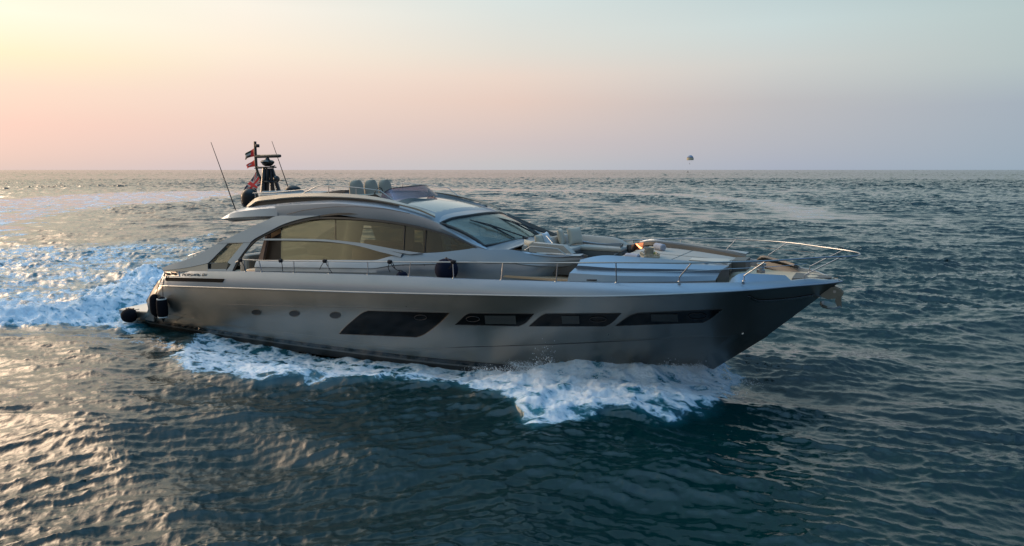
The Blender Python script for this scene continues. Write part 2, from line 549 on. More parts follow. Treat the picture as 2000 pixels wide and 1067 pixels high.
def glass(name, tint, rough=.02, refl=1.0, body=None, bw=.2):
    """tinted thin pane: tinted see-through plus a clear reflection"""
    if name in MAT:
        return MAT[name]
    m = bpy.data.materials.new(name)
    m.use_nodes = True
    t = m.node_tree
    t.nodes.clear()
    tr = nd(t, 'ShaderNodeBsdfTransparent')
    tr.inputs[0].default_value = (*tint, 1)
    gl = nd(t, 'ShaderNodeBsdfGlossy')
    gl.inputs['Roughness'].default_value = rough
    fr = nd(t, 'ShaderNodeFresnel')
    fr.inputs[0].default_value = 1.5
    mx = nd(t, 'ShaderNodeMixShader')
    t.links.new(mth(t, 'MULTIPLY', fr.outputs[0], refl, clamp=True), mx.inputs[0])
    if body:
        df = nd(t, 'ShaderNodeBsdfDiffuse')
        df.inputs[0].default_value = (*body, 1)
        m0 = nd(t, 'ShaderNodeMixShader')
        m0.inputs[0].default_value = bw
        t.links.new(tr.outputs[0], m0.inputs[1])
        t.links.new(df.outputs[0], m0.inputs[2])
        t.links.new(m0.outputs[0], mx.inputs[1])
    else:
        t.links.new(tr.outputs[0], mx.inputs[1])
    t.links.new(gl.outputs[0], mx.inputs[2])
    o = nd(t, 'ShaderNodeOutputMaterial')
    t.links.new(mx.outputs[0], o.inputs['Surface'])
    MAT[name] = m
    return m


SILVER = mat('silver_paint', (.20, .25, .305), .35, .55, .25, var=(.8, .05))
HULLP = mat('hull_paint', (.225, .222, .205), .34, .85, .25, var=(.7, .12))
DARKP = mat('dark_paint', (.035, .037, .04), .3, .2, .5)
BEIGE = mat('beige_paint', (.36, .32, .26), .4, .35, .2, var=(2.0, .06))
TAUPE = mat('taupe_paint', (.085, .077, .069), .45, .2)
STEEL = mat('polished_steel', (.36, .37, .38), .36, 1.0)
BLACKG = mat('black_gloss_glass', (.004, .005, .006), .15, 0, 0, spec=.15)
BLACK = mat('black_plastic', (.012, .012, .013), .45)
RUBBER = mat('black_fender_cover', (.009, .009, .012), .9, spec=.08, bump=(60, .002))
NAVY = mat('navy_cloth', (.009, .012, .026), .9, spec=.1, bump=(50, .003))
BOOT = mat('boot_black', (.008, .008, .009), .25, 0, .5)
PINS = mat('boot_grey', (.12, .125, .125), .3, .3)
ANTIF = mat('antifouling', (.012, .011, .010), .5)
TEAK = mat('teak_deck', (.36, .27, .18), .6, var=(3, .12))
SEATG = mat('seat_fabric', (.33, .32, .29), .85, bump=(70, .003), var=(1.5, .05))
SEATD = mat('seat_base', (.06, .065, .068), .6)
CUSHB = mat('cushion_beige', (.42, .38, .30), .9, bump=(45, .006), var=(4, .06))
CUSHL = mat('cushion_blue_white', (.50, .54, .56), .85, bump=(45, .006), var=(4, .06))
TOWEL = mat('towel_cloth', (.31, .32, .37), .95, bump=(90, .006))
COPPER = mat('copper_panel', (.75, .30, .17), .22, 1.0)
WOODI = mat('walnut_panel', (.07, .058, .042), .5, var=(4, .2))
INTD = mat('interior_dark', (.045, .042, .036), .6)
INTB = mat('interior_beige', (.12, .11, .09), .7)
ROPE = mat('black_rope', (.01, .01, .014), .9)
WHITE = mat('white_trim', (.7, .7, .66), .5)
G_SIDE = glass('side_window_glass', (.72, .685, .56), .02, .8, (.05, .045, .03), .04)
G_QTR = glass('quarter_window_glass', (.80, .76, .66), .02, .8, (.16, .14, .10), .1)
G_WIND = glass('windshield_glass', (.92, .98, .96), .02, .8, (.30, .42, .42), .07)
G_FLY = glass('smoked_glass', (.80, .70, .74), .03, .7, (.16, .12, .15), .15)
SKIN = mat('skin', (.30, .17, .11), .55)
SHIRT = mat('shirt_cloth', (.22, .26, .30), .9)
TROUS = mat('dark_trousers', (.03, .03, .04), .9)
HAIR = mat('dark_cap', (.01, .01, .012), .8)


# ------------------------------------------------------------------ objects
class MB:
    """collects shapes and links them as one mesh object"""

    def __init__(s):
        s.v, s.f, s.twin = [], [], False

    def add(s, vs, fs):
        o = len(s.v)
        s.v += [tuple(map(float, v)) for v in vs]
        s.f += [tuple(i + o for i in f) for f in fs]
        return s

    def grid(s, rows, wrap=False):
        n, m = len(rows), len(rows[0])
        fs = []
        for i in range(n - 1):
            for j in range(m - 1 + (1 if wrap else 0)):
                k = (j + 1) % m
                fs.append((i * m + j, i * m + k, (i + 1) * m + k, (i + 1) * m + j))
        return s.add([p for r in rows for p in r], fs)

    def box(s, c, d, rot=0.0, bev=0.0, tilt=None):
        x, y, z = d[0] / 2, d[1] / 2, d[2] / 2
        b = min(bev, x * .9, y * .9, z * .9)
        cr, sr = math.cos(rot), math.sin(rot)
        if b <= 0:
            vs = [(i, j, k) for k in (-z, z) for (i, j) in ((-x, -y), (x, -y), (x, y), (-x, y))]
            fs = [(3, 2, 1, 0), (4, 5, 6, 7), (0, 1, 5, 4), (1, 2, 6, 5), (2, 3, 7, 6), (3, 0, 4, 7)]
        else:
            prof = [(-z, b), (-z + b * .3, b * .3), (-z + b, 0), (z - b, 0), (z - b * .3, b * .3), (z, b)]
            vs, fs = [], []
            seg = 4
            for (zz, ins) in prof:
                for (sx, sy, a0) in ((1, 1, 0), (-1, 1, 90), (-1, -1, 180), (1, -1, 270)):
                    for q in range(seg):
                        a = R(a0 + 90 * q / (seg - 1))
                        vs.append((sx * (x - b) + math.cos(a) * (b - ins), sy * (y - b) + math.sin(a) * (b - ins), zz))
            m = 4 * seg
            for i in range(len(prof) - 1):
                for j in range(m):
                    k = (j + 1) % m
                    fs.append((i * m + j, i * m + k, (i + 1) * m + k, (i + 1) * m + j))
            fs.append(tuple(range(m - 1, -1, -1)))
            fs.append(tuple(range((len(prof) - 1) * m, len(prof) * m)))
        out = []
        for v in vs:
            v = Vector(v)
            if tilt:
                v = Matrix.Rotation(tilt[1], 3, tilt[0]) @ v
            out.append((c[0] + v.x * cr - v.y * sr, c[1] + v.x * sr + v.y * cr, c[2] + v.z))
        return s.add(out, fs)

    def tube(s, pts, r, n=8, closed=False, caps=True):
        pts = [Vector(p) for p in pts]
        rs = r if isinstance(r, (list, tuple)) else [r] * len(pts)
        m = len(pts)
        rings = []
        up = None
        for i, p in enumerate(pts):
            a = pts[(i - 1) % m] if (closed or i > 0) else p
            b = pts[(i + 1) % m] if (closed or i < m - 1) else p
            d = (b - a).normalized()
            if up is None:
                up = d.cross(Vector((0, 0, 1)))
                if up.length < .1:
                    up = d.cross(Vector((1, 0, 0)))
            up = (up - d * up.dot(d)).normalized()
            w = d.cross(up)
            rings.append([p + (up * math.cos(2 * math.pi * k / n) + w * math.sin(2 * math.pi * k / n)) * rs[i] for k in range(n)])
        if closed:
            rings.append(rings[0])
        s.grid(rings, wrap=True)
        if caps and not closed:
            o = len(s.v) - len(rings) * n
            s.f.append(tuple(o + k for k in range(n - 1, -1, -1)))
            s.f.append(tuple(o + (m - 1) * n + k for k in range(n)))
        return s

    def lathe(s, c, prof, n=20, axis='Z', rot=None):
        rings = []
        M = rot if rot is not None else Matrix.Identity(3)
        for (r, z) in prof:
            ring = []
            for k in range(n):
                a = 2 * math.pi * k / n
                v = (r * math.cos(a), r * math.sin(a), z)
                if axis == 'Y':
                    v = (v[0], v[2], v[1])
                if axis == 'X':
                    v = (v[2], v[0], v[1])
                ring.append(Vector(c) + M @ Vector(v))
            rings.append(ring)
        o = len(s.v)
        s.grid(rings, wrap=True)
        s.f.append(tuple(o + k for k in range(n - 1, -1, -1)))
        s.f.append(tuple(o + (len(prof) - 1) * n + k for k in range(n)))
        return s

    def prism(s, poly, vec, off=(0, 0, 0)):
        """polygon of 3-D points pushed along vec"""
        n = len(poly)
        a = [Vector(p) + Vector(off) for p in poly]
        b = [p + Vector(vec) for p in a]
        return s.add(a + b, [tuple(range(n)), tuple(range(2 * n - 1, n - 1, -1))] + [(i, i + n, (i + 1) % n + n, (i + 1) % n) for i in range(n)])

    def mirror(s):
        if min(abs(v[1]) for v in s.v) > .06:      # the two sides do not meet: two parts
            s.twin = True
            return s
        o = len(s.v)
        s.v += [(x, -y, z) for (x, y, z) in s.v[:o]]
        s.f += [tuple(i + o for i in reversed(f)) for f in s.f[:]]
        return s

    def build(s, name, m, parent=None, smooth=True, angle=35, solid=0.0, off=-1.0, label=None):
        me = bpy.data.meshes.new(name)
        base = Vector(parent.get('_b', (0, 0, 0))) if parent else Vector((0, 0, 0))
        me.from_pydata([Vector(v) - base for v in s.v], [], s.f)
        me.validate()
        me.update()
        import bmesh
        bm = bmesh.new()
        bm.from_mesh(me)
        bmesh.ops.remove_doubles(bm, verts=bm.verts, dist=1e-5)
        if not solid:
            bmesh.ops.recalc_face_normals(bm, faces=bm.faces)
        bm.to_mesh(me)
        bm.free()
        me.materials.append(m)
        if smooth:
            me.polygons.foreach_set('use_smooth', [True] * len(me.polygons))
            me.set_sharp_from_angle(angle=R(angle))
        ob = bpy.data.objects.new(name, me)
        COL.objects.link(ob)
        if parent:
            ob.parent = parent
            ob['_b'] = tuple(base)
        if solid:
            md = ob.modifiers.new('thickness', 'SOLIDIFY')
            md.thickness = solid
            md.offset = off
            md.use_even_offset = False
            m2 = bpy.data.meshes.new_from_object(ob.evaluated_get(bpy.context.evaluated_depsgraph_get()))
            ob.modifiers.clear()
            ob.data = m2
            m2.name = name
            if smooth:
                m2.set_sharp_from_angle(angle=R(angle))
        if label:
            ob['label'] = label
        if s.twin:
            t = MB()
            t.v = [(x, -y, z) for (x, y, z) in s.v]
            t.f = [tuple(reversed(f)) for f in s.f]
            t.build(name, m, parent, smooth, angle, solid, off)
        return ob


def thing(name, label, cat, base=(0, 0, 0), group=None, world=False):
    o = bpy.data.objects.new(name, None)
    COL.objects.link(o)
    o.empty_display_size = .2
    o['label'], o['category'] = label, cat
    if group:
        o['group'] = group
    o['_b'] = tuple(base)
    o.matrix_world = Matrix.Translation(base) if world else BOAT @ Matrix.Translation(base)
    return o


def crv(pts, n):
    """smooth curve through points, n samples evenly by length"""
    p = [np.array(q, float) for q in pts]
    if len(p) == 2:
        return [p[0] + (p[1] - p[0]) * i / (n - 1) for i in range(n)]
    p = [2 * p[0] - p[1]] + p + [2 * p[-1] - p[-2]]
    out = []
    for i in range(1, len(p) - 2):
        a, b, c, d = p[i - 1:i + 3]
        t1 = max(np.linalg.norm(b - a) ** .5, 1e-4)
        t2 = max(np.linalg.norm(c - b) ** .5, 1e-4)
        t3 = max(np.linalg.norm(d - c) ** .5, 1e-4)
        m1 = (c - b) + t2 * ((b - a) / t1 - (c - a) / (t1 + t2))
        m2 = (c - b) + t2 * ((d - c) / t3 - (d - b) / (t2 + t3))
        for k in range(16):
            t = k / 16
            out.append((2 * t ** 3 - 3 * t ** 2 + 1) * b + (t ** 3 - 2 * t ** 2 + t) * m1 + (-2 * t ** 3 + 3 * t ** 2) * c + (t ** 3 - t ** 2) * m2)
    out.append(p[-2])
    o = np.array(out)
    L = np.concatenate([[0], np.cumsum(np.linalg.norm(np.diff(o, axis=0), axis=1))])
    s = np.linspace(0, L[-1], n)
    return [np.array([np.interp(x, L, o[:, k]) for k in range(3)]) for x in s]


def poly_line(pts, n):
    """straight-segment resampling"""
    o = np.array(pts, float)
    L = np.concatenate([[0], np.cumsum(np.linalg.norm(np.diff(o, axis=0), axis=1))])
    return [np.array([np.interp(x, L, o[:, k]) for k in range(3)]) for x in np.linspace(0, L[-1], n)]


def loft(curves, n=40, nv=None, sm=True, bulge=0.0):
    """rows through the given curves (each a point list)"""
    cs = [crv(c, n) if sm else poly_line(c, n) for c in curves]
    if nv:
        cols = [crv([c[j] for c in cs], nv) for j in range(n)]
        cs = [[cols[j][i] for j in range(n)] for i in range(nv)]
    return cs


def inter(pts):
    xs, ys = [p[0] for p in pts], [p[1] for p in pts]
    return lambda x: float(np.interp(x, xs, ys))


def onb(px, py, bf, off=0.0):
    """measured position -> point on the starboard surface y = -bf(x,z)"""
    y = -2.5
    for _ in range(14):
        p = P(px, py, y=y)
        y = .5 * y + .5 * (-(bf(p[0], p[2]) + off))
    return P(px, py, y=y)


def mir(p):
    return (p[0], -p[1], p[2])
# ------------------------------------------------------------------ the yacht
yacht = thing('motor_yacht', 'large sleek silver grey motor yacht with dark side windows, running at speed', 'yacht')

BD = inter([(2.0, 2.70), (4, 2.88), (8, 3.02), (12, 3.06), (16, 3.09), (19, 3.08), (20.6, 3.0), (21.4, 2.88), (22.05, 2.73), (22.75, 2.45), (23.37, 2.07),
            (23.9, 1.62), (24.4, 1.12), (24.8, .65), (25.1, .25), (25.2, .05)])
BS = inter([(2.0, 2.82), (4, 2.98), (8, 3.13), (12, 3.18), (16, 3.23), (19, 3.26), (20.6, 3.20), (21.4, 3.10), (22.05, 2.97), (22.75, 2.72), (23.37, 2.36),
            (23.9, 1.92), (24.4, 1.42), (24.8, .92), (25.1, .45), (25.3, .02)])
deck_px = [(321, 529.5), (380, 530), (456, 530.5), (580, 533.5), (700, 536.5), (796, 540), (932, 546), (1030, 549), (1200, 553), (1300, 554), (1400, 553), (1470, 551), (1545, 548), (1580, 545)]
steel_px = [(318, 558.5), (430, 562), (560, 566), (700, 570.5), (880, 575), (1000, 577.5), (1100, 579), (1200, 578.6), (1300, 575.5), (1400, 571), (1470, 566.5), (1537, 560.5)]
DECK = [onb(a, b, lambda x, z: BD(x)) for a, b in deck_px] + [(24.92, -.50, 2.925), (25.1, -.25, 2.90), (25.24, -.02, 2.88)]
STEELC = [onb(a, b, lambda x, z: BS(x)) for a, b in steel_px] + [(25.08, -.48, 2.85), (25.31, -.02, 2.845)]
ZDK = inter([(p[0], p[2]) for p in DECK])
stem = [(1624, 554), (1582, 584), (1532, 631), (1500, 655), (1444, 694), (1405, 717.5)]
STEM = [P(a, b, y=0) for a, b in stem]

BCH = inter([(2, 2.86), (6, 2.95), (12, 3.0), (15, 2.96), (17, 2.86), (19, 2.5), (20.5, 2.05), (21.8, 1.48), (22.8, .9), (23.5, .42), (23.95, 0.0)])
BBT = inter([(1, 2.60), (6, 2.78), (11, 2.80), (14, 2.74), (16, 2.6), (17.3, 2.42), (19, 1.95), (20.5, 1.35), (21.6, .7), (22.45, 0.02)])
chine_px = [(288, 610), (400, 627), (500, 642), (640, 660), (740, 674), (810, 680), (920, 677), (1040, 673.6), (1160, 668), (1276, 663.7), (1355, 659), (1440, 656)]
boot_px = [(284, 624), (383, 640), (481, 654.5), (590, 670), (700, 684), (780, 694), (870, 704), (985, 714), (1100, 719)]
CHINE = [onb(a, b, lambda x, z: BCH(x)) for a, b in chine_px] + [tuple(P(1500, 655, y=0))]
BOOTC = [onb(a, b, lambda x, z: BBT(x)) for a, b in boot_px]
zb = BOOTC[-1][2]
BOOTC += [(20.2, -1.30, zb - .12), (21.1, -.70, zb - .26), (21.7, -.22, zb - .38), (21.95, -.02, zb - .42)]
NU = 110


def start_fix(c, px, py, b):
    return [P(px, py, y=-b)] + [q for q in c if q[0] > P(px, py, y=-b)[0] + .25]


DECK = start_fix(DECK, 321, 529.5, 2.74)
STEELC = start_fix(STEELC, 312, 558.5, 2.84)
SC, DC = crv(STEELC, NU), crv(DECK, NU)
CC = crv(start_fix(CHINE, 289, 606, 2.80), NU)
BC = crv(BOOTC, NU)
rows = []
NV = 16
for k in range(NV + 1):
    t = k / NV
    row = []
    for j in range(NU):
        u = j / (NU - 1)
        a, b = SC[j], CC[j]
        p = a + (b - a) * t
        fw = sstep(np.array(u), .45, .95)
        # flare: the topsides fall away quickly under the rub rail towards the bow
        yy = a[1] + (b[1] - a[1]) * (t ** (1 - .25 * fw)) - (1 - fw) * .05 * math.sin(math.pi * t)
        # knuckle line under the rub rail
        row.append((p[0] - (.10 * math.sin(math.pi * t) * (1 - u) ** 8) + 0 * t, yy, p[2]))
    rows.append(row)
# transom end follows the sloping profile seen at the stern
tr_prof = [(312, 549), (299, 566), (291, 580), (285.5, 588), (290, 597), (298, 608)]
m = MB()
m.grid(rows)
step = [(p[0], p[1] + (.05 if 0 < j < NU - 1 else 0), p[2] - .02) for j, p in enumerate(CC)]
m.grid([rows[-1], step])
low = []
for k in range(5):
    t = k / 4
    low.append([np.array(step[j]) + (BC[j] - np.array(step[j])) * t + np.array([0, -.04 * math.sin(math.pi * t), 0]) for j in range(NU)])
m.grid(low)
hull_star = BVHTree.FromPolygons([Vector(v) for v in m.v], [f for f in m.f])
# underbody
kb = [np.array([p[0] * .995, p[1] * .9, p[2] - .42]) for p in BC]
kk = [np.array([p[0] * .99, 0, p[2] - (.95 if j < NU * .8 else .95 - .3 * (j - NU * .8) / (NU * .2))]) for j, p in enumerate(BC)]
# band between rub rail and deck edge, slightly crowned
band = [[SC[j] + (DC[j] - SC[j]) * t + np.array([0, -.035 * math.sin(math.pi * t), .0]) for j in range(NU)] for t in np.linspace(0, 1, 7)]
mb2 = MB()
mb2.grid(band)
hull_all = MB()
hull_all.add(m.v, m.f)
hull_all.mirror()
hull = hull_all.build('hull', HULLP, yacht, angle=25)
BANDM = mb2.mirror().build('upper_band', SILVER, yacht, angle=30)
band_star = BVHTree.FromPolygons([Vector(v) for v in mb2.v], mb2.f)
ub = MB()
ub.grid([BC, kb, kk])
ub.mirror().build('bottom', ANTIF, yacht)
# boot stripes: black, grey, black
for nm, (a, b), mm in (('boot_stripe', (-.035, .10), BOOT), ('pinstripe', (.10, .16), PINS)):
    st = MB()
    g = []
    for t in (a, b):
        row = []
        for j in range(0, 100):
            p = BC[j]
            q = kb[j]
            dz = t / .42
            row.append(np.array([p[0], p[1] + (q[1] - p[1]) * dz - .012, p[2] - t]))
        g.append(row)
    st.grid(g).mirror()
    st.build(nm, mm, yacht, solid=.004, off=0)
# rub rail
rr_ = MB()
pts = [p + np.array([0, -.012, 0]) for p in crv(STEELC[:-1] + [(25.33, -.0, 2.845)], 130)]
full = pts + [np.array(mir(p)) for p in reversed(pts[:-1])]
rr_.tube(full, .024, 8)
rr_.build('rub_rail', STEEL, yacht)


# decks ------------------------------------------------------------
def deck_z(x):
    return ZDK(x)


dk = MB()
xs = [p[0] for p in DC]
edge = [np.array(p) for p in DC]
rows_d = []
inn = [np.array([p[0], min(0, p[1] + .10), p[2]]) for p in DC]
dn = [np.array([p[0], min(0, p[1] + .12), p[2] - (.22 if j < NU - 12 else .22 * (NU - 1 - j) / 12)]) for j, p in enumerate(DC)]
cen = [np.array([p[0], 0, p[2]]) for p in dn]
MB().grid([edge, inn, dn]).mirror().build('gunwale', SILVER, yacht, angle=25)
j0 = min(j for j in range(NU) if DC[j][0] > 8.2)
dk.grid([dn[j0:], cen[j0:]]).mirror()
dk.build('side_deck', TEAK, yacht)
# cockpit sole and steps
ck = MB()
ck.box((5.9, 0, 1.50), (4.8, 5.2, .08))
ck.build('cockpit_sole', TEAK, yacht)

# transom -----------------------------------------------------------
tp = [P(a, b, y=-2.76) for a, b in [(321, 529.5), (320, 543), (308, 549.5), (298, 566), (291, 579), (285.5, 588), (291, 598), (300, 611), (302, 628)]]
ts = MB()
ts.grid([[(p[0], -2.77 + .02 * abs(i - 3) * 0, p[2]) for i, p in enumerate(tp)], [(p[0] + .0, 0, p[2] + .02) for p in tp]]).mirror()
ts.build('transom', HULLP, yacht, angle=20)
# filler between the transom profile and the hull side
fl = MB()
srow = [SC[0]] + [np.array(rows[k][0]) for k in range(0, NV + 1, 2)] + [BC[0]]
fl.grid([crv([tp[2], tp[3], tp[4], tp[5], tp[6], tp[7], tp[8]], 12), crv([q for q in srow[1:]], 12)])
fl.grid([[tp[2], tp[1], tp[0]], [SC[0], (SC[0] + DC[0]) / 2, DC[0]]])
fl.mirror()
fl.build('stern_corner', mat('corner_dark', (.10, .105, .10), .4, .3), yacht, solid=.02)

# swim platform -----------------------------------------------------
pz = lambda x: .04 + .076 * (x + .28)
pl = MB()
out = [(2.9, -2.72), (1.4, -2.66), (.2, -2.5), (-.10, -2.42), (-.26, -2.25), (-.36, -1.8), (-.45, 0)]
ring = out + [(x, -y) for x, y in reversed(out[:-1])]
n = len(ring)
vs = [(x, y, pz(x)) for x, y in ring] + [(x + .03, y * .985, pz(x) - .24) for x, y in ring] + [(x + .18, y * .93, pz(x) - .42) for x, y in ring]
pl.add(vs, [tuple(range(n))] + [(i, (i + 1) % n, (i + 1) % n + n, i + n) for i in range(n)] + [(i + n, (i + 1) % n + n, (i + 1) % n + 2 * n, i + 2 * n) for i in range(n)] + [tuple(range(3 * n - 1, 2 * n - 1, -1))])
plat = pl.build('swim_platform', HULLP, yacht, angle=30)
ptk = MB()
ptk.add([(x * .985 + .02, y * .97, pz(x) + .006) for x, y in ring], [tuple(range(n))])
ptk.build('platform_deck', mat('sunlit_teak', (.80, .64, .48), .38, var=(3, .06)), plat, solid=.004)  # teak lightened to peach, low sunlight put into its colour
pc = MB()
pc.tube([(.35, -2.38, pz(.35) + .05), (.85, -2.40, pz(.85) + .05)], .035)
pc.box((.6, -2.39, pz(.6) + .02), (.12, .1, .05))
pc.build('cleat', BLACK, plat)


# windows in the hull side -------------------------------------------
o0 = Vector(sight(1000, 500)[0])


def hit(px, py, off=.004, tree=None):
    o, d = sight(px, py)
    loc, nr, i, ds = (tree or hull_star).ray_cast(Vector(o), Vector(d).normalized())
    if loc is None:
        loc = Vector(onb(px, py, lambda x, z: BCH(x)))
        nr = Vector((0, -1, 0))
    if nr.y > 0:
        nr = -nr
    return loc + nr * off


def quad_on_hull(A, B, nu, nv, off):
    """A and B: pixel polylines of the top and the bottom edge"""
    a = poly_line([(x, y, 0) for x, y in A], nu)
    b = poly_line([(x, y, 0) for x, y in B], nu)
    return [[hit(a[j][0] + (b[j][0] - a[j][0]) * i / (nv - 1), a[j][1] + (b[j][1] - a[j][1]) * i / (nv - 1), off) for j in range(nu)] for i in range(nv)]


def hull_window(left, right, inner):
    # left edge bottom->top, right edge top->bottom, as pixels
    a = crv([(x, y, 0) for x, y in left], 10)
    b = crv([(x, y, 0) for x, y in right], 10)[::-1]
    def g(off, ex):
        rws = []
        for i in range(10):
            row = []
            for j in range(30):
                t = j / 29
                px = a[i][0] + (b[i][0] - a[i][0]) * t
                py = a[i][1] + (b[i][1] - a[i][1]) * t
                row.append(hit(px, py, off))
            rws.append(row)
        return rws
    w = MB()
    rw = g(.006, 0)
    w.grid(rw)
    ob = w.build('hull_window', BLACKG, yacht, angle=50, solid=.01)
    fr = MB()
    loop = [rw[0][j] for j in range(30)] + [rw[i][-1] for i in range(1, 10)] + [rw[-1][j] for j in range(28, -1, -1)] + [rw[i][0] for i in range(8, 0, -1)]
    fr.tube(loop, .007, 6, closed=True)
    fr.build('window_frame', mat('frame_grey', (.035, .035, .035), .5), ob)
    for kind, cx_, cy_, w_, h_ in inner:
        q = MB()
        if kind == 'r':
            cor = [(cx_ - w_, cy_ - h_), (cx_ + w_, cy_ - h_), (cx_ + w_ * 1.06, cy_ + h_), (cx_ - w_ * .94, cy_ + h_)]
            P3 = [hit(a_, b_, .02) for a_, b_ in cor]
            q.add(P3, [(0, 1, 2, 3)])
            q.build('inner_blind', mat('blind_grey', (.022, .027, .026), .6), ob, solid=.006, off=1)
        else:
            L = [hit(cx_ + w_ * math.cos(k / 20 * 2 * math.pi), cy_ + h_ * math.sin(k / 20 * 2 * math.pi), .02) for k in range(20)]
            q.tube(L, .008, 6, closed=True)
            q.build('opening_port', mat('port_ring', (.016, .014, .015), .5), ob)


hull_window([(662, 652.5), (672, 641), (690, 625), (708, 611), (719, 607)], [(878.7, 611), (868, 623), (843, 644), (826, 655), (813, 659)],
            [('c', 822, 620, 12, 4.8)])
hull_window([(888.4, 634.5), (899, 625), (910, 615), (918, 611.7)], [(1043.6, 613), (1034, 624), (1025, 632), (1012.6, 637.3)],
            [('r', 977, 624.5, 30, 8), ('c', 924, 623, 13, 5)])
hull_window([(1033, 637.3), (1045, 627), (1057, 617), (1066, 613)], [(1213, 612.3), (1203, 623), (1194, 631), (1182, 637.3)],
            [('r', 1114, 624, 17, 7.5), ('c', 1168, 623, 16, 5)])
hull_window([(1202, 636.6), (1216, 626), (1232, 616), (1245, 611.7)], [(1411, 604.2), (1400, 613), (1390, 621), (1373, 630)],
            [('r', 1297, 620, 26, 7), ('c', 1362, 617, 18, 6)])
for (px, py, rx, ry) in ((501, 610, 9, 5.6), (575, 612.5, 9.6, 6), (655, 615.8, 10.5, 6.3)):
    q = MB()
    cpt = hit(px, py, .008)
    L = [hit(px + rx * math.cos(k / 24 * 2 * math.pi), py + ry * math.sin(k / 24 * 2 * math.pi), .008) for k in range(24)]
    q.add([cpt] + L, [(0, k + 1, (k + 1) % 24 + 1) for k in range(24)])
    ob = q.build('porthole', mat('port_dark', (.012, .011, .011), .3), yacht, solid=.004, smooth=False)
    MB().tube(L, .012, 6, closed=True).build('port_rim', mat('port_rim_steel', (.10, .10, .09), .35, .8), ob)


# louvre slot and name ------------------------------------------------
def hitb(px, py, off=.006):
    return hit(px, py, off, band_star)


q = MB()
A_ = poly_line([(324, 542, 0), (439, 545, 0)], 14)
B_ = poly_line([(324, 549, 0), (435, 552, 0)], 14)
q.grid([[hitb(a[0], a[1], .008) for a in A_], [hitb(a[0], a[1], .008) for a in B_]])
q.build('air_vent', mat('vent_dark', (.010, .009, .008), .8, spec=.05), yacht, solid=.01)
STROKES = {'P': [[(0, 0), (0, 1), (.8, 1), (.8, .5), (.15, .5)]], 'E': [[(.8, 1), (0, 1), (0, 0), (.8, 0)], [(0, .5), (.7, .5)]],
           'R': [[(0, 0), (0, 1), (.8, 1), (.8, .5), (.15, .5)], [(.4, .5), (.85, 0)]], 'S': [[(.8, 1), (0, 1), (0, .5), (.8, .5), (.8, 0), (0, 0)]],
           'H': [[(0, 0), (0, 1)], [(.8, 0), (.8, 1)], [(0, .5), (.8, .5)]], 'I': [[(.1, 0), (.1, 1)]], 'N': [[(0, 0), (0, 1), (.8, 1), (.8, 0)]],
           'G': [[(.8, 1), (0, 1), (0, 0), (.8, 0), (.8, .45), (.45, .45)]], '8': [[(0, 0), (0, 1), (.8, 1), (.8, 0), (0, 0)], [(0, .5), (.8, .5)]],
           'X': [[(0, 0), (.85, 1)], [(0, 1), (.85, 0)]], ' ': []}
q = MB()
x_ = 356.0
for ch in 'PERSHING 8X':
    adv = 2.4 if ch == 'I' else 4.8
    for stt in STROKES[ch]:
        pp = []
        for (a, b) in stt:
            py = 539.2 - b * 4.2
            pp.append(hitb(x_ + a * 3.9 + b * 1.3, py, .006))
        q.tube(pp, .0085, 4)
    x_ += adv if ch != ' ' else 3
q.build('name_lettering', mat('lettering_dark', (.02, .02, .02), .3, .5), yacht)
# mooring recess at the stern corner
q = MB()
fr = [hitb(a, b, .012) for a, b in [(322, 530.8), (350, 531), (350, 539.6), (322, 539.6)]]
q.tube(fr, .014, 6, closed=True)
rec = q.build('mooring_recess', STEEL, yacht)
MB().add([hitb(a, b, .006) for a, b in [(323, 531.3), (349.5, 531.5), (349.5, 539.2), (323, 539.2)]], [(0, 1, 2, 3)]).build('recess_back', mat('recess_metal', (.5, .45, .42), .3, .9), rec, solid=.003)
for a in (329, 341):
    q = MB()
    c0 = Vector(hitb(a, 535.5, .03))
    q.box(c0, (.16, .08, .07), bev=.02)
    q.tube([c0 + Vector((-.12, -.02, .03)), c0 + Vector((.12, -.02, .0))], .025, 6)
    q.build('cleat', BLACK, rec)
# crease facets: knuckle line, flap at the stern, anchor pocket, drain
q = MB()
q.tube([hit(a, b, .0) for a, b in [(352, 592), (450, 595), (560, 598), (700, 601), (830, 605), (962, 609.5)]], .006, 5)
q.build('knuckle_seam', mat('seam_dark', (.05, .05, .05), .5), yacht)
MB().tube([hit(a, b, .0) for a, b in [(800, 680.5), (900, 678), (1000, 675), (1100, 671.5), (1200, 667), (1290, 663)]], [.003, .014, .016, .016, .012, .003], 5).build('chine_crease', mat('crease_shade', (.02, .02, .02), .5), yacht)  # dark line laid on the hull as painted shade along the chine
q = MB()
fpt = [hit(a, b, .002) for a, b in [(330, 614.5), (364, 614), (341, 629)]]
q.tube(fpt, .014, 5)
q.build('trim_flap', mat('seam_dark', (.05, .05, .05), .5), yacht)
q = MB()
a1 = [(1458, 577.5), (1466, 585), (1478, 590), (1520, 588), (1560, 583.5), (1586, 579)]
a2 = [(1466, 578), (1474, 583), (1484, 586), (1522, 584), (1560, 579.5), (1590, 574)]
q.grid([[hit(a, b, .012) for a, b in a1], [hit(a, b, .03) for a, b in a2]])
q.build('anchor_pocket', mat('pocket_metal', (.16, .17, .17), .22, .8), yacht, solid=.01)
q = MB()
q.lathe(hit(1450, 651, .004), [(.03, 0), (.03, .01)], 10, axis='Y')
q.build('drain', WHITE, yacht)
# ------------------------------------------------------------------ superstructure
def BSUP(x, z):
    n_ = .30 * max(0, (x - 11) / 5.3) ** 2 if x < 16.4 else .30 + .14 * (x - 16.4)
    return 2.47 + .26 * min(1, max(0, (8.5 - x) / 4)) - .25 * (z - 2.6) - n_


def S(px, py, off=0.0):
    return onb(px, py, BSUP, off)


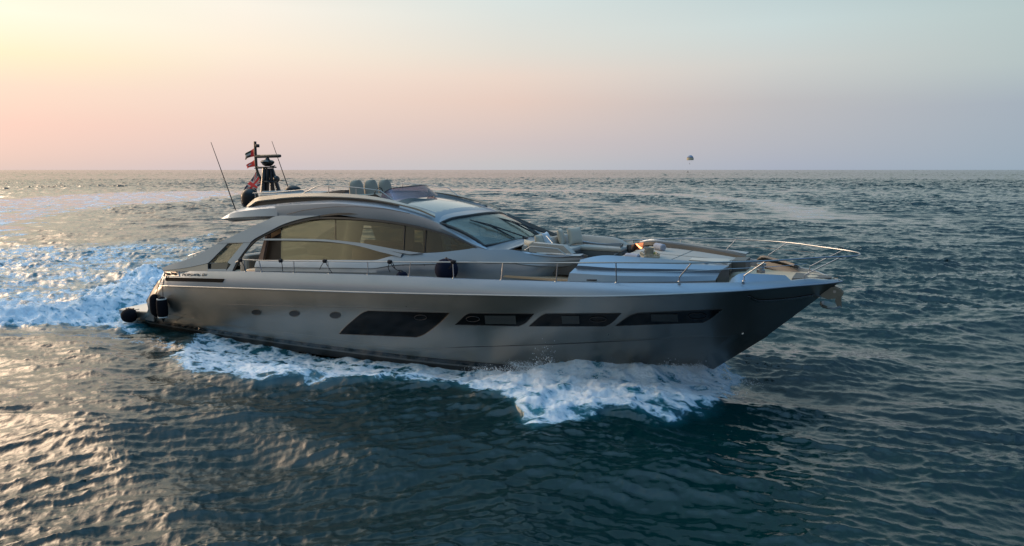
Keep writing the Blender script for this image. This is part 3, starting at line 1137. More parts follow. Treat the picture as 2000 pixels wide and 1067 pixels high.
def side(A, B, n=40, off=0.0, sm=True):
    f = loft if True else None
    return loft([[S(a, b, off) for a, b in A], [S(a, b, off) for a, b in B]], n, sm=sm)


def both(nm, rws, m, solid=.05, parent=None, off=-1.0, angle=35):
    """one symmetrical part with its twin on the port side"""
    q = MB()
    q.grid(rws)
    q.mirror()
    return q.build(nm, m, parent or yacht, solid=solid, off=off, angle=angle)


ARCH_I = [(492, 474), (500, 467.5), (518, 457.6), (534, 449.5), (551.5, 441), (574, 433), (600, 426.5), (625, 422.5)]
ARCH_O = [(427, 476), (452, 464.5), (481, 450.6), (502, 440.5), (523, 432), (541, 423.5), (580, 422.5), (625, 422)]
GT = [(590, 429), (625, 425), (652, 425), (709, 428.5), (750, 432.5), (791, 438.6), (833, 447.5), (866, 457), (900, 470), (931, 484)]
SILL = [(744, 508.5), (765, 501), (786, 497.0), (810, 496), (830, 495), (857, 493.5), (883, 491), (908, 487.8), (931, 484.3)]
body = thing_part = MB()
# arch sweeping down to the stern quarter
both('arch', side(ARCH_O, ARCH_I, 44, .035), SILVER, .07)
# stern quarter below the arch
qa = side([(320, 523.5), (338, 516.5), (357, 511), (378, 503.5), (397, 494), (413, 484.5), (428, 476)], [(321, 529.0), (340, 527), (360, 524.5), (380, 521), (396, 517.5), (407, 515), (409.5, 514)], 26, .03)
both('quarter_panel', qa, SILVER, .06)
both('quarter_panel', loft([[S(a, b, .03) for a, b in [(428, 476), (447.5, 476)]], [S(a, b, .03) for a, b in [(409.3, 514), (409.7, 514)]]], 4), SILVER, .06)
both('quarter_panel', side([(478, 475), (492, 474)], [(447, 513), (458, 520)], 4, .03), SILVER, .06)
both('quarter_post', side([(492, 474.5), (487, 481.5), (474, 499), (464, 514), (456, 530)], [(485, 483), (475, 495), (462, 508), (452, 520), (444, 530)], 12, .028), SILVER, .06)
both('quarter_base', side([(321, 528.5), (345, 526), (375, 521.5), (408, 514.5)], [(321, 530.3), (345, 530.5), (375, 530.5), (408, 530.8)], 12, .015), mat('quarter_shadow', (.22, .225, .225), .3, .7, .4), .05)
both('quarter_base', side([(408, 526), (444, 526)], [(408, 530.8), (444, 530.8)], 5, .015), SILVER, .05)
gq = both('quarter_window', side([(447, 476), (480, 475)], [(408.5, 514), (450, 512.5)], 6, -.01), G_QTR, .008)
both('fixed_opening', side([(408, 515), (446, 513.5)], [(407.5, 526), (443, 526)], 6, -.02), mat('dark_tint', (.02, .02, .02), .1, 0, .5), .01)
MB().tube([S(a, b, .02) for a, b in [(447, 476), (409, 514), (407.5, 526), (444, 526), (450, 512.5), (481, 475)]], .012, 5, closed=True).mirror().build('window_frame', BLACK, gq)

# black surround along the big window
top_in = ARCH_I + []
both('window_surround', side([(456, 530), (472, 500), (487, 481.5), (500, 468.5), (518, 458), (551.5, 441.5), (574, 434), (600, 427.5), (625, 423.5)],
                             [(459, 530), (475, 501), (490, 483), (503, 470.5), (520, 461), (552.5, 445), (575, 438.5), (601, 432), (626, 428)], 40, .02), BLACK, .05)
both('window_surround', side([(601, 427), (640, 424.5), (652, 424.5), (709, 427), (750, 431), (791, 437), (833, 446), (866, 455.5), (900, 468.5), (931, 483.5)],
                             [(601, 431), (640, 428), (652, 428), (709, 431), (750, 435), (791, 441), (833, 450), (866, 459.5), (900, 472), (931, 485)], 40, .012), BLACK, .05)
# eyebrow cut over the window
both('eyebrow', side([(617, 423.3), (640, 419), (661, 416.8), (690, 416.3), (725, 417.6)], [(617, 425), (640, 422.2), (661, 420.6), (690, 419.2), (725, 418.2)], 16, .05), BLACK, .02)

# glass, in panes
G_TOP = [(549, 445.5), (552, 443), (575, 436), (601, 430), (640, 427), (709, 430), (750, 434), (791, 440)]
G_BOT = [(549, 512), (560, 512), (600, 512), (640, 512), (680, 512), (720, 512), (746, 509), (788, 500)]
both('side_window', side(G_TOP, G_BOT, 40, -.03, sm=False), G_SIDE, .008)
both('side_window', side([(791, 440), (812, 444.5), (831, 449)], [(788, 498), (810, 497), (828, 496.5)], 6, -.03), G_SIDE, .008)
both('side_window', side([(834, 449.5), (866, 458), (900, 471), (930, 484.5)], [(831, 496), (860, 494), (890, 490.5), (931, 485.5)], 14, -.03), G_SIDE, .008)
for a, b, c, d in ((791, 438, 788, 500), (833, 448, 829.5, 496), (655, 426, 655, 470)):
    q = MB()
    q.tube([S(a, b, -.015), S((a + c) / 2, (b + d) / 2, -.015), S(c, d, -.015)], .018 if a > 700 else .008, 6).mirror()
    q.build('window_divider', BLACK, yacht)
# slim handrail plate inside the window and the forked spar
both('spar', side([(516, 466.8), (560, 466.8), (600, 467.2), (640, 468.6), (681, 472.5), (712, 477.5), (740, 484.5), (762, 490), (787, 496.5)],
                  [(516, 470), (560, 470.2), (600, 470.8), (640, 472.6), (681, 477.5), (712, 483.5), (740, 491.5), (762, 497), (784, 503)], 36, .05), SILVER, .05)
both('spar', side([(648, 469.6), (681, 472.6), (709, 475.6), (737, 480.6), (760, 485), (787, 489.5), (826, 495)],
                  [(648, 470), (681, 473.4), (709, 477.2), (737, 484), (760, 489.4), (787, 495), (803, 497.5)], 26, .055), SILVER, .05)
both('spar_slit', side([(709, 476.6), (745, 483.5), (785, 493)], [(709, 477.6), (745, 487), (800, 496.5)], 12, .058), BLACK, .01)

# cabin side below the windows: sill, crease, barrel, foot
def BLOW(x, z):
    return BSUP(x, z)


sill_px = [(503, 509), (560, 509), (620, 509), (680, 509), (737, 509), (752, 505), (768, 500.5), (790, 497), (830, 495.3), (860, 493.7), (890, 490.5), (915, 487.3), (931, 484.8), (955, 489), (981, 488), (1000, 488.5), (1030, 494.5), (1047, 497), (1075, 500), (1102, 500.5), (1121, 498.5), (1140, 498)]
SILLC = [S(a, b, .01) for a, b in sill_px]
# lower lines share the sill's x so that the strips run fore and aft
XE = 19.05


def lower(dy, dz, tuck=0.0):
    out = []
    for p in SILLC:
        x = p[0]
        end = sstep(np.array(x), 17.6, XE)
        z0 = deck_z(min(x, 24)) - .2
        out.append((x - tuck * end, p[1] - dy + .0, z0 + (p[2] - z0) * dz))
    return out


def ins(c, k):
    """round the forward end of the trunk inwards"""
    out = []
    for p in c:
        e = float(sstep(np.array(p[0]), 17.7, 19.3))
        out.append((p[0] - .25 * e * k, p[1] + .55 * e * k, p[2]))
    return out


rowsb = [SILLC, ins(lower(.07, .82), .1), ins(lower(.12, .62), .35), ins(lower(.08, .58), .6), ins(lower(.10, .35), .9), ins(lower(.04, .0), 1.2)]
both('cabin_side', loft(rowsb, 90, sm=True), SILVER, .03, angle=28)
fr_ = [np.array(r[-1]) for r in [crv(r, 90) for r in rowsb]]
q = MB()
q.grid([fr_, [p * np.array([1, .84, 1]) + np.array([.03, 0, -.04]) for p in fr_]])
q.mirror()
q.build('trunk_end', mat('grey_panel', (.16, .17, .17), .4, .5), yacht, solid=.02)
# seams of the side door and the hatch
side_tree = BVHTree.FromPolygons([Vector(p) for r in loft(rowsb, 90) for p in r], [(i * 90 + j, i * 90 + j + 1, (i + 1) * 90 + j + 1, (i + 1) * 90 + j) for i in range(5) for j in range(89)])
for L in ([(788, 499), (788, 515), (785, 536)], [(829, 497), (829, 515), (827, 542)], [(1044, 499), (1042, 508), (1041, 519), (1005, 517.5), (968, 515), (969, 500), (971, 491)], [(653, 511), (653, 535)]):
    MB().tube([hit(a, b, .002, side_tree) for a, b in L], .008, 4).build('door_seam', BLACK, yacht)
q = MB()
c0 = hit(1003, 511, .01, side_tree)
q.lathe(c0, [(.05, 0), (.05, .02), (.02, .03)], 14, axis='Y')
q.build('side_light', WHITE, yacht)

# silver band between window and roof crown, and forward down the windscreen pillar
TOPL = [(541, 422.0), (580, 421.5), (620, 421), (660, 420.5), (709, 426.5), (750, 430.5), (791, 437), (833, 446), (866, 456), (900, 469), (931, 484), (954, 489)]
CROWN = [(540, 398.5), (580, 395), (620, 392.5), (660, 391.5), (700, 394), (740, 398), (775, 404.5), (810, 414), (840, 424.5), (861, 437), (905, 462), (954, 487.5)]
ML = [S(a, b, .03) for a, b in TOPL]


def BCR(x, z):
    return 2.02 - .035 * max(0, x - 12.5)


CR = [onb(a, b, BCR) for a, b in CROWN[:9]] + [onb(861, 437, lambda x, z: 1.93), onb(905, 462, lambda x, z: 1.88), onb(952, 486.5, lambda x, z: 1.86)]
mid1 = [tuple((np.array(a) * .62 + np.array(b) * .38) + np.array([0, -.06, .015])) for a, b in zip(ML, CR)]
mid2 = [tuple((np.array(a) * .30 + np.array(b) * .70) + np.array([0, -.075, .045])) for a, b in zip(ML, CR)]
both('roof_side', loft([ML, mid1, mid2, CR], 70), SILVER, .05, angle=20)
q = MB()
q.tube([onb(a, b, lambda x, z: 2.17) for a, b in [(560, 419), (590, 411.5), (620, 407), (655, 404), (700, 404), (750, 408), (800, 417)]], .007, 5).mirror()
q.build('roof_seam', BLACK, yacht)

# roof deck: port to starboard over the crown
CRs = crv(CR[:10], 60)
q = MB()
rws = []
for t in np.linspace(-1, 1, 13):
    rws.append([(p[0] + .0 + .10 * (1 - t * t) * float(sstep(np.array(p[0]), 13, 15)), p[1] * -t, p[2] + .10 * (1 - t * t)) for p in CRs])
q.grid(rws)
roof = q.build('roof', SILVER, yacht, solid=.06)
# glass skylight panel ahead of the flybridge
sk = MB()
xa, xb = P(800, 396, y=-1.4)[0], P(884, 415.5, y=-1.5)[0]
rws = []
for t in np.linspace(-1, 1, 9):
    row = []
    for u in np.linspace(0, 1, 10):
        x = 12.9 + (14.45 - 12.9) * u
        z = float(np.interp(x, [p[0] for p in CRs], [p[2] for p in CRs])) + .10 * (1 - (t * .8) ** 2) + .02
        row.append((x, t * 1.45, z))
    rws.append(row)
sk.grid(rws)
sk.build('skylight', mat('skylight_glass', (.22, .21, .19), .22, .2, 1.0), roof, solid=.01)  # pale base colour stands in for the cream sky reflected in the pane

# hardtop tail over the cockpit
def BT(x, z):
    return 2.30


tl_low = [(432.5, 427.5), (470, 424.5), (505, 422.8), (542, 422.2)]
tl_mid = [(432.5, 426.5), (456, 416), (490, 410.5), (520, 407.5), (542, 406.5)]
tl_top = [(434, 425.5), (458, 412), (490, 404.5), (520, 400.5), (541, 398.5)]
BT0, BT1, BT2 = inter([(6, 2.34), (7.5, 2.30), (8.8, 2.16)]), inter([(6, 2.28), (7.5, 2.22), (8.8, 2.13)]), inter([(6, 2.15), (7.5, 2.05), (8.7, 2.02)])
L0 = [onb(a, b, lambda x, z: BT0(x)) for a, b in tl_low]
L1 = [onb(a, b, lambda x, z: BT1(x)) for a, b in tl_mid]
L2 = [onb(a, b, lambda x, z: BT2(x)) for a, b in tl_top]
n_ = 24
A0, A1, A2 = crv(L0, n_), crv(L1, n_), crv(L2, n_)
LU = [p + np.array([.25 if j < 3 else .1, .25, -.12]) for j, p in enumerate(A0)]
q = MB()
q.grid([A0, A1, A2, [np.array([p[0], 0, p[2] + .08]) for p in A2]])
q.grid([A0, LU, [np.array([p[0], 0, p[2]]) for p in LU]])
q.grid([[A0[0], A1[0], A2[0]], [np.array([A0[0][0] - .12, 0, A0[0][2]]), np.array([A1[0][0] - .12, 0, A1[0][2] + .03]), np.array([A2[0][0] - .1, 0, A2[0][2] + .08])]])
q.mirror()
q.build('hardtop_tail', SILVER, yacht, angle=30)
# cockpit ceiling / salon ceiling
q = MB()
q.box((10.3, 0, 3.93), (5.6, 4.0, .05))
q.build('salon_ceiling', INTD, yacht)

# windscreen ---------------------------------------------------------
wt = [onb(861, 437, lambda x, z: 1.92), onb(884, 429.3, lambda x, z: 1.55), onb(905, 424.3, lambda x, z: 1.05), onb(925, 420.3, lambda x, z: .35)]
wt_c = [tuple(wt[0]), tuple(wt[1]), tuple(wt[2]), (wt[2][0] + .0, -.5, wt[2][2] + .03)]
Wt = [wt[0], (15.02, -1.5, 4.09), (15.18, -.8, 4.14), (15.22, 0, 4.16), (15.18, .8, 4.14), (15.02, 1.5, 4.09), mir(wt[0])]
wl = P(946, 481, y=-1.77)
Wb = [wl, (16.42, -1.2, wl[2] + .01), (16.50, 0, wl[2] + .03), (16.42, 1.2, wl[2] + .01), mir(wl)]
rows_w = loft([Wt, Wb], 40)
N9 = []
for k in range(9):
    t = k / 8
    N9.append([a + (b - a) * t + np.array([.07 * math.sin(math.pi * t), 0, .05 * math.sin(math.pi * t)]) for a, b in zip(rows_w[0], rows_w[1])])
wsh = MB().grid([r[1:-1] for r in N9[:9]]).build('windshield', G_WIND, yacht, solid=.012)
fr = MB()
loop = [p + np.array([.0, 0, .015]) for p in N9[0]] + [r[-1] for r in N9[1:]] + list(reversed(N9[-1][:-1])) + [r[0] for r in reversed(N9[1:-1])]
fr.tube(loop, .045, 8, closed=True)
fr.build('windshield_frame', BLACK, wsh)
# frit band along the lower edge
MB().grid([[a * .82 + b * .18 + np.array([.01, 0, .01]) for a, b in zip(N9[8], N9[7])], [p + np.array([.01, 0, .01]) for p in N9[8]]]).build('lower_band', mat('frit', (.03, .035, .04), .1, 0, 1), wsh, solid=.004)
# pillar strip between windscreen and side window is part of roof_side
# roof front lip
q = MB()
q.grid([[p + np.array([-.0, 0, .03]) for p in N9[0]], [p + np.array([-.28, 0, .08]) for p in N9[0]], [p + np.array([-.5, 0, .10]) for p in N9[0]]])
q.build('roof_brow', SILVER, yacht, solid=.03)
# wipers
wtree = BVHTree.FromPolygons([Vector(p) for r in N9 for p in r], [(i * 40 + j, i * 40 + j + 1, (i + 1) * 40 + j + 1, (i + 1) * 40 + j) for i in range(8) for j in range(39)])


def wh(px, py, off):
    o, d = sight(px, py)
    loc, nr, i, ds = wtree.ray_cast(Vector(o), Vector(d).normalized())
    if loc is None:
        return Vector(P(px, py, x=16.5)) + Vector((0, 0, off))
    if nr.z < 0:
        nr = -nr
    return loc + nr * off


wr = []
base, el_, tip, heel = Vector(P(1026, 466.5, x=16.62)), wh(954, 444.5, .10), wh(917, 432.5, .05), wh(1004, 468, .05)
for sh in (Vector((0, 0, 0)), Vector((.0, 1.45, .0))):
    b_, e_, t_, h_ = [v + sh for v in (base, el_, tip, heel)]
    q = MB()
    q.box(b_, (.12, .18, .12), bev=.02)
    q.tube([b_ + Vector((0, .04, .05)), e_], .013, 6)
    q.tube([b_ + Vector((0, -.05, .05)), e_ + Vector((0, -.06, 0))], .009, 6)
    q.tube([t_, e_ + Vector((0, 0, -.04)), h_], .018, 6)
    q.tube([t_ * .75 + e_ * .25, e_, h_ * .75 + e_ * .25], .014, 6)
    q.build('wiper', BLACK, yacht)

tail_ = crv([CR[9], CR[10], CR[11]], 9)
for s_ in (1, -1):
    q = MB()
    q.grid([[np.array([p[0], p[1] * s_, p[2]]) for p in tail_], [np.array([r[0][0], r[0][1] * s_ * (1 if r[0][1] < 0 else -1), r[0][2] + .01]) for r in N9]])
    q.build('pillar_fillet', SILVER, yacht, solid=.03)
MB().box((17.04, -1.36, 3.12), (.30, .70, .30)).build('lounge_corner', SILVER, yacht)
# fore trunk top: from the windscreen foot to the lounge --------------------
SH = [p for p in SILLC if p[0] > 16.2]
shc = crv([S(931, 484.8, .01)] + [p for p in SILLC[13:] if p[0] < 17.9], 20)
shc = [p for p in shc if p[0] < 17.1] + [shc[-1] * 0 + np.array([np.interp(17.12, [q_[0] for q_ in shc], [q_[k_] for q_ in shc]) for k_ in range(3)])]
x_sofa = 17.15
q = MB()
rws = []
for t in np.linspace(0, 1, 9):
    row = []
    for p in shc:
        zc = 3.46 - .05 * (p[0] - 16.4)
        row.append(np.array([p[0] + .12 * t * 0, p[1] * (1 - t), p[2] + (zc - p[2]) * (1 - (1 - t) ** 2.2)]))
    rws.append(row)
q.grid(rws)
q.mirror()
q.build('coach_roof', SILVER, yacht, solid=.03, angle=25)
# dash under the windscreen and cabin floor, bulkheads, furniture --------------
q = MB()
q.box((15.75, 0, 3.12), (1.2, 3.3, .12), bev=.04)
q.box((15.2, -.8, 3.2), (.35, .9, .22), bev=.04)
q.build('dashboard', INTD, yacht)
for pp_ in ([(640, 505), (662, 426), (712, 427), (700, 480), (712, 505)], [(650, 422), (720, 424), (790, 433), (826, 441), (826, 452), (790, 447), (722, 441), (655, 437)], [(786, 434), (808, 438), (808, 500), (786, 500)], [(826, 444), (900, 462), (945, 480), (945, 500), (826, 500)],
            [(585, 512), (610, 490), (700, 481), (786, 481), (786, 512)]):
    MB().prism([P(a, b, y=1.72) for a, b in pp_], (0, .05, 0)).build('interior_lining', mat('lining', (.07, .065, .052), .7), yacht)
q = MB()
q.box((12.2, 0, 2.02), (7.8, 4.3, .06))
q.build('salon_sole', WOODI, yacht)
bx = P(530, 470, y=-2.2)[0]
q = MB()
q.prism([P(a, b, y=-2.14) for a, b in [(503.5, 510), (512.5, 510), (523, 457), (518.5, 459.5)]], (0, .10, 0))
q.build('door_post', mat('pink_lit_post', (.42, .30, .24), .35, .4), yacht)  # pinkish evening light on the post is part of its colour
q = MB()
q.prism([P(a, b, y=-1.98) for a, b in [(515, 508), (520, 470), (524, 456), (549, 444), (549, 508)]], (0, .06, 0))
q.build('bulkhead', mat('bulkhead_dark', (.012, .011, .011), .3), yacht)
q = MB()
q.prism([P(a, b, y=-2.0) for a, b in [(529, 466), (530, 454), (548.5, 444.5), (548.5, 455)]], (0, .015, 0))
q.build('door_panel', mat('walnut_warm', (.36, .20, .09), .45), yacht)
q = MB()
q.box((10.2, 1.5, 2.35), (2.6, .9, .55), bev=.08)
q.box((10.2, 1.85, 2.72), (2.6, .22, .35), bev=.06)
q.build('salon_sofa', INTB, yacht)
q = MB()
q.box((12.9, -1.35, 2.5), (1.5, .7, .9), bev=.03)
q.build('salon_cabinet', WOODI, yacht)
q = MB()
q.box((14.3, -.85, 2.85), (.55, .6, .25), bev=.06)
q.box((14.05, -.85, 3.25), (.16, .6, .75), bev=.06)
q.box((14.3, -.85, 2.4), (.25, .3, .7))
q.build('helm_chair', INTD, yacht)
# cockpit sofa and locker
q = MB()
q.box((6.4, 1.2, 1.85), (1.6, 2.2, .6), bev=.1)
q.box((5.4, .6, 1.95), (.5, 3.0, .9), bev=.1)
q.build('cockpit_sofa', SEATG, yacht)
q = MB()
q.box((7.6, -1.9, 1.9), (1.2, .6, .5), bev=.08)
q.build('cockpit_locker', BEIGE, yacht)
q = MB()
a_, b_ = P(365, 505, y=1.2), P(400, 494, y=1.2)
q.tube([Vector(P(366, 508, y=1.0)), Vector(P(368, 500, y=1.0)), Vector(P(397, 490, y=1.0)), Vector(P(404, 492, y=1.0))], .02, 6)
q.tube([Vector(P(378, 505, y=1.0)), Vector(P(378, 497, y=1.0))], .016, 6)
q.build('stern_handrail', STEEL, yacht)
# ------------------------------------------------------------------ flybridge
def BC_(x, z):
    return 1.97 - .04 * max(0, x - 13)


out_ = [(484, 405), (494, 395), (504, 387.5), (530, 384), (569, 381), (610, 379.8), (653, 379.5), (700, 382.5), (737, 387.5), (780, 397.5), (820, 410), (850, 421.5)]
in_ = [(488, 405.5), (496, 400), (502, 395.5), (530, 391.5), (569, 387.5), (610, 386), (653, 386.5), (700, 389), (737, 393.5), (780, 402), (820, 413), (850, 426)]
both('fly_coaming', loft([[onb(a, b, BC_, -.02) for a, b in out_], [onb(a, b, BC_, .06) for a, b in in_]], 60), BEIGE, .06)
# inner wall below the coaming
q = MB()
wpts = [onb(a, b, BC_, -.10) for a, b in [(498, 392), (530, 388), (569, 385), (653, 383), (737, 391), (780, 400)]]
wl_ = [(p[0], p[1] + .02, p[2] - .34) for p in wpts]
q.grid(loft([wpts, wl_], 30)).mirror()
q.build('fly_wall', TAUPE, yacht, solid=.05)
q = MB()
fz = 4.42
q.box((10.2, 0, 4.40), (5.4, 3.6, .06))
q.build('fly_sole', TEAK, yacht)
# three helm chairs
for cy_ in (-.72, .02, .76):
    q = MB()
    prof = [(0.30, 4.58), (.33, 4.75), (.32, 4.98), (.28, 5.10), (.19, 5.17), (.10, 5.19)]
    rws = []
    for w_, z in prof:
        rws.append([(10.83 + .10 * (z - 4.6) * -1 + .15 * math.cos(a), cy_ + w_ * math.sin(a), z) for a in np.linspace(0, 2 * math.pi, 17)[:-1]])
    q.grid(rws, wrap=True)
    o = len(q.v) - 16
    q.f.append(tuple(o + k for k in range(16)))
    q.box((11.1, cy_, 4.66), (.55, .52, .14), bev=.05)
    q.box((11.05, cy_, 4.50), (.2, .2, .2))
    q.build('helm_seat', mat('helm_seat_vinyl', (.34, .29, .22), .85, bump=(30, .002)), yacht)
# console and wheel
q = MB()
q.prism([(11.75, -1.45, 4.4), (12.7, -1.45, 4.4), (12.7, -1.45, 4.55), (12.2, -1.45, 4.78), (11.85, -1.45, 4.72)], (0, 2.6, 0))
q.build('fly_console', mat('console_dark', (.02, .02, .022), .4, 0, .3), yacht)
q = MB()
q.tube([(11.72 + .05 * math.sin(a), -.72 + .19 * math.cos(a), 4.78 + .17 * math.sin(a)) for a in np.linspace(0, 2 * math.pi, 20)[:-1]], .014, 6, closed=True)
q.build('steering_wheel', BLACK, yacht)
# curved smoked screen
bot = [P(742, 388, y=-1.42), P(765, 390.8, y=-1.30), (13.0, -.7, 4.62), (13.12, 0, 4.66), (13.0, .8, 4.68), P(845, 381.5, y=1.42)]
top = [P(747, 378, y=-1.40), P(760, 370, y=-1.15), (12.55, -.5, 4.98), (12.6, .1, 5.01), (12.52, .8, 5.0), P(838, 378, y=1.40)]
q = MB()
q.grid(loft([bot, top], 30, nv=5))
scr = q.build('fly_screen', G_FLY, yacht, solid=.01)
q = MB()
q.tube(crv(top, 30), .012, 6)
q.build('screen_trim', BLACK, scr)
# dark cowl under the screen and along the far side
q = MB()
q.grid(loft([[P(775, 396, y=-1.55), P(800, 389.5, y=-.9), (13.28, .0, 4.56), P(845, 383.5, y=1.5)], [P(790, 399, y=-1.5), P(806, 393.5, y=-.9), (13.42, .05, 4.50), P(850, 387, y=1.5)],
              [P(795, 401, y=-1.45), P(808, 396, y=-.9), (13.46, .1, 4.42), P(852, 389, y=1.5)]], 30))
q.build('fly_cowl', mat('cowl_grey', (.05, .058, .06), .35, .3), yacht, solid=.04)
q = MB()
fa_ = [P(846, 378, y=1.72), P(900, 389, y=1.88), P(952, 405, y=1.95)]
fb_ = [P(848, 388, y=1.6), P(900, 397, y=1.8), P(948, 406, y=1.9)]
q.grid(loft([fa_, fb_], 20))
q.build('far_fairing', DARKP, yacht, solid=.06)
q = MB()
fa_ = [(15.0, 1.98, 4.06), (15.9, 1.99, 3.75), (16.9, 2.02, 3.42)]
fb_ = [(15.05, 1.94, 3.98), (15.9, 1.94, 3.62), (16.9, 1.98, 3.3)]
q.grid(loft([fa_, fb_], 14))
q.build('far_pillar', DARKP, yacht, solid=.05)
# handrails of the flybridge
q = MB()
for sgn in (1, -1):
    A = [P(737, 393, y=-1.85)] if False else None
st_ = [P(588, 380, y=-1.9), P(604, 372, y=-1.9), P(618, 364.5, y=-1.9), P(628, 362.6, y=-1.9), P(660, 363.3, y=-1.9), P(700, 367, y=-1.9), P(743, 372.8, y=-1.85), P(769, 391.5, y=-1.8)]
q.tube(st_, .016, 6)
for a, t_, b_ in ((642, 363, 379), (696, 367, 383)):
    q.tube([P(a, t_, y=-1.9), P(a, b_, y=-1.9)], .013, 6)
q.mirror()
q.build('fly_rail', STEEL, yacht)
q = MB()
q.tube([P(494, 377.5, y=-1.88), P(532, 376.5, y=-1.88), P(570, 373, y=-1.88), P(600, 370, y=-1.9)], .018, 6)
q.tube([P(498, 377.5, y=-1.88), P(499, 386.5, y=-1.88)], .013, 6)
q.tube([P(532, 376.5, y=-1.88), P(543, 381.5, y=-1.88)], .013, 6)
q.mirror()
q.build('stern_rail', STEEL, yacht)
# sun lounge and backrests on the flybridge, aft arch of the table
q = MB()
q.box((7.9, -1.1, 4.62), (1.5, .9, .16), bev=.06)
q.box((8.1, .4, 4.62), (1.6, 1.6, .16), bev=.06)
q.box((7.2, -.5, 4.68), (.2, 1.9, .22), bev=.07)
q.build('fly_sunpad', SEATG, yacht)
q = MB()
q.prism([P(545, 379.5, y=.6), P(563, 374, y=.6), P(608, 374.5, y=.6), P(625, 380, y=.6)], (0, .7, 0))
q.build('fly_locker', mat('fly_grey', (.24, .245, .24), .4, .3), yacht)
q = MB()
q.prism([P(622, 377.5, y=-.3), P(668, 371.3, y=-.3), P(674, 371.5, y=-.3), P(674, 376.5, y=-.3), P(650, 378.5, y=-.3)], (0, .9, 0))
for a in (664, 669, 673):
    q.tube([P(a, 376, y=-.2), P(a, 379, y=-.2)], .012, 5)
q.build('wing_table', TAUPE, yacht)

# satellite domes
for (px, pyb, pyt, w_, y_) in ((489, 404, 368.5, 14.5, -1.35), (572.5, 374, 362.5, 14, 1.5)):
    c0 = P(px, pyb, y=y_)
    t0 = P(px, pyt, y=y_)
    r_ = (P(px + w_, pyb, y=y_)[0] - c0[0]) * .80
    h_ = t0[2] - c0[2]
    prof = [(r_ * .82, 0), (r_ * .97, h_ * .10 + .03), (r_, h_ * .3)]
    hh = min(h_ * .7, r_)
    for k in range(9):
        a = k / 8 * math.pi / 2
        prof.append((max(.005, r_ * math.cos(a)), h_ - hh + hh * math.sin(a)))
    MB().lathe(c0, prof, 28).build('satellite_dome', mat('dome_black', (.010, .011, .012), .35, spec=.25), yacht)

# whip aerials
MB().tube([P(460, 410, y=-2.1), P(412, 278, y=-2.1)], [.022, .010], 6).build('whip_aerial', BLACK, yacht)
MB().tube([P(562, 364, y=2.1), P(531, 276, y=2.1)], [.022, .010], 6).build('whip_aerial', BLACK, yacht)

# mast -----------------------------------------------------------------
MY = 0.0
mp_ = lambda a, b, y=MY: Vector(P(a, b, y=y))
MASTP = mat('mast_black', (.014, .015, .015), .35, .2, .3)
q = MB()
legs = [((516, 329), (513, 376), -.28), ((522, 329), (521, 376), -.10), ((527, 329), (533, 376), .10), ((531, 329), (545, 376), .28)]
for (a, b, y_) in legs:
    q.tube([mp_(*a, y=y_ * .5), mp_(*b, y=y_ * 1.0)], [.065, .085], 8)
q.box(mp_(524, 355), (.50, .5, .08), bev=.03)
q.box(mp_(521, 327), (.62, .4, .05), bev=.02)
q.tube([mp_(502, 326), mp_(521, 328), mp_(537, 324)], .022, 6)
q.tube([mp_(497, 329), mp_(521, 329)], .018, 6)
q.tube([mp_(520, 352), mp_(551, 352.5)], .018, 6)
q.tube([mp_(494, 355), mp_(520, 351)], .018, 6)
mast = q.build('mast', MASTP, yacht)
q = MB()
q.tube([mp_(498, 276.5), mp_(499, 303), mp_(501, 330), mp_(505, 341), mp_(511, 351), mp_(517, 356)], [.05, .055, .05, .045, .045, .045], 8)
q.box(mp_(502.5, 285), (.13, .12, .12), bev=.02)
q.build('flag_staff', MASTP, mast)
q = MB()
q.tube([mp_(499, 306), mp_(504, 305.8), mp_(544, 304.8), mp_(547.5, 304.8)], [.05, .065, .065, .05], 10)
q.build('radar_bar', MASTP, mast)
q = MB()
c0 = mp_(523, 325)
q.lathe(c0, [(.10, 0), (.17, .04), (.235, .12), (.25, .17), (.20, .215), (.10, .235), (.07, .29), (.05, .33)], 20)
q.build('radar_scanner', MASTP, mast)
q = MB()
c0 = mp_(540, 350, y=-.15)
q.lathe(c0, [(.02, -.08), (.11, -.05), (.13, 0), (.11, .05), (.02, .08)], 16, axis='X')
q.tube([mp_(543, 353, y=-.2), mp_(550, 352, y=-.2)], .012, 5)
q.build('search_light', MASTP, mast)
# ------------------------------------------------------------------ foredeck
GREYP = mat('grey_panel', (.16, .17, .17), .4, .5)
# starboard housing and its port twin: the raised sides of the sunpad
oi = [(19.46, -2.34, 3.25), (20.6, -1.98, 3.235), (21.8, -1.48, 3.20), (22.85, -.99, 3.15)]
HTOP = [P(1134, 510, y=-2.45), P(1158, 504, y=-2.32), P(1181, 501.5, y=-2.18), P(1215, 503, y=-2.05), P(1280, 508, y=-1.85), P(1350, 513, y=-1.55), P(1424, 521.5, y=-1.25)]


def hrow(px, yf):
    return [onb(a, b, lambda x, z: yf(x)) for a, b in px]


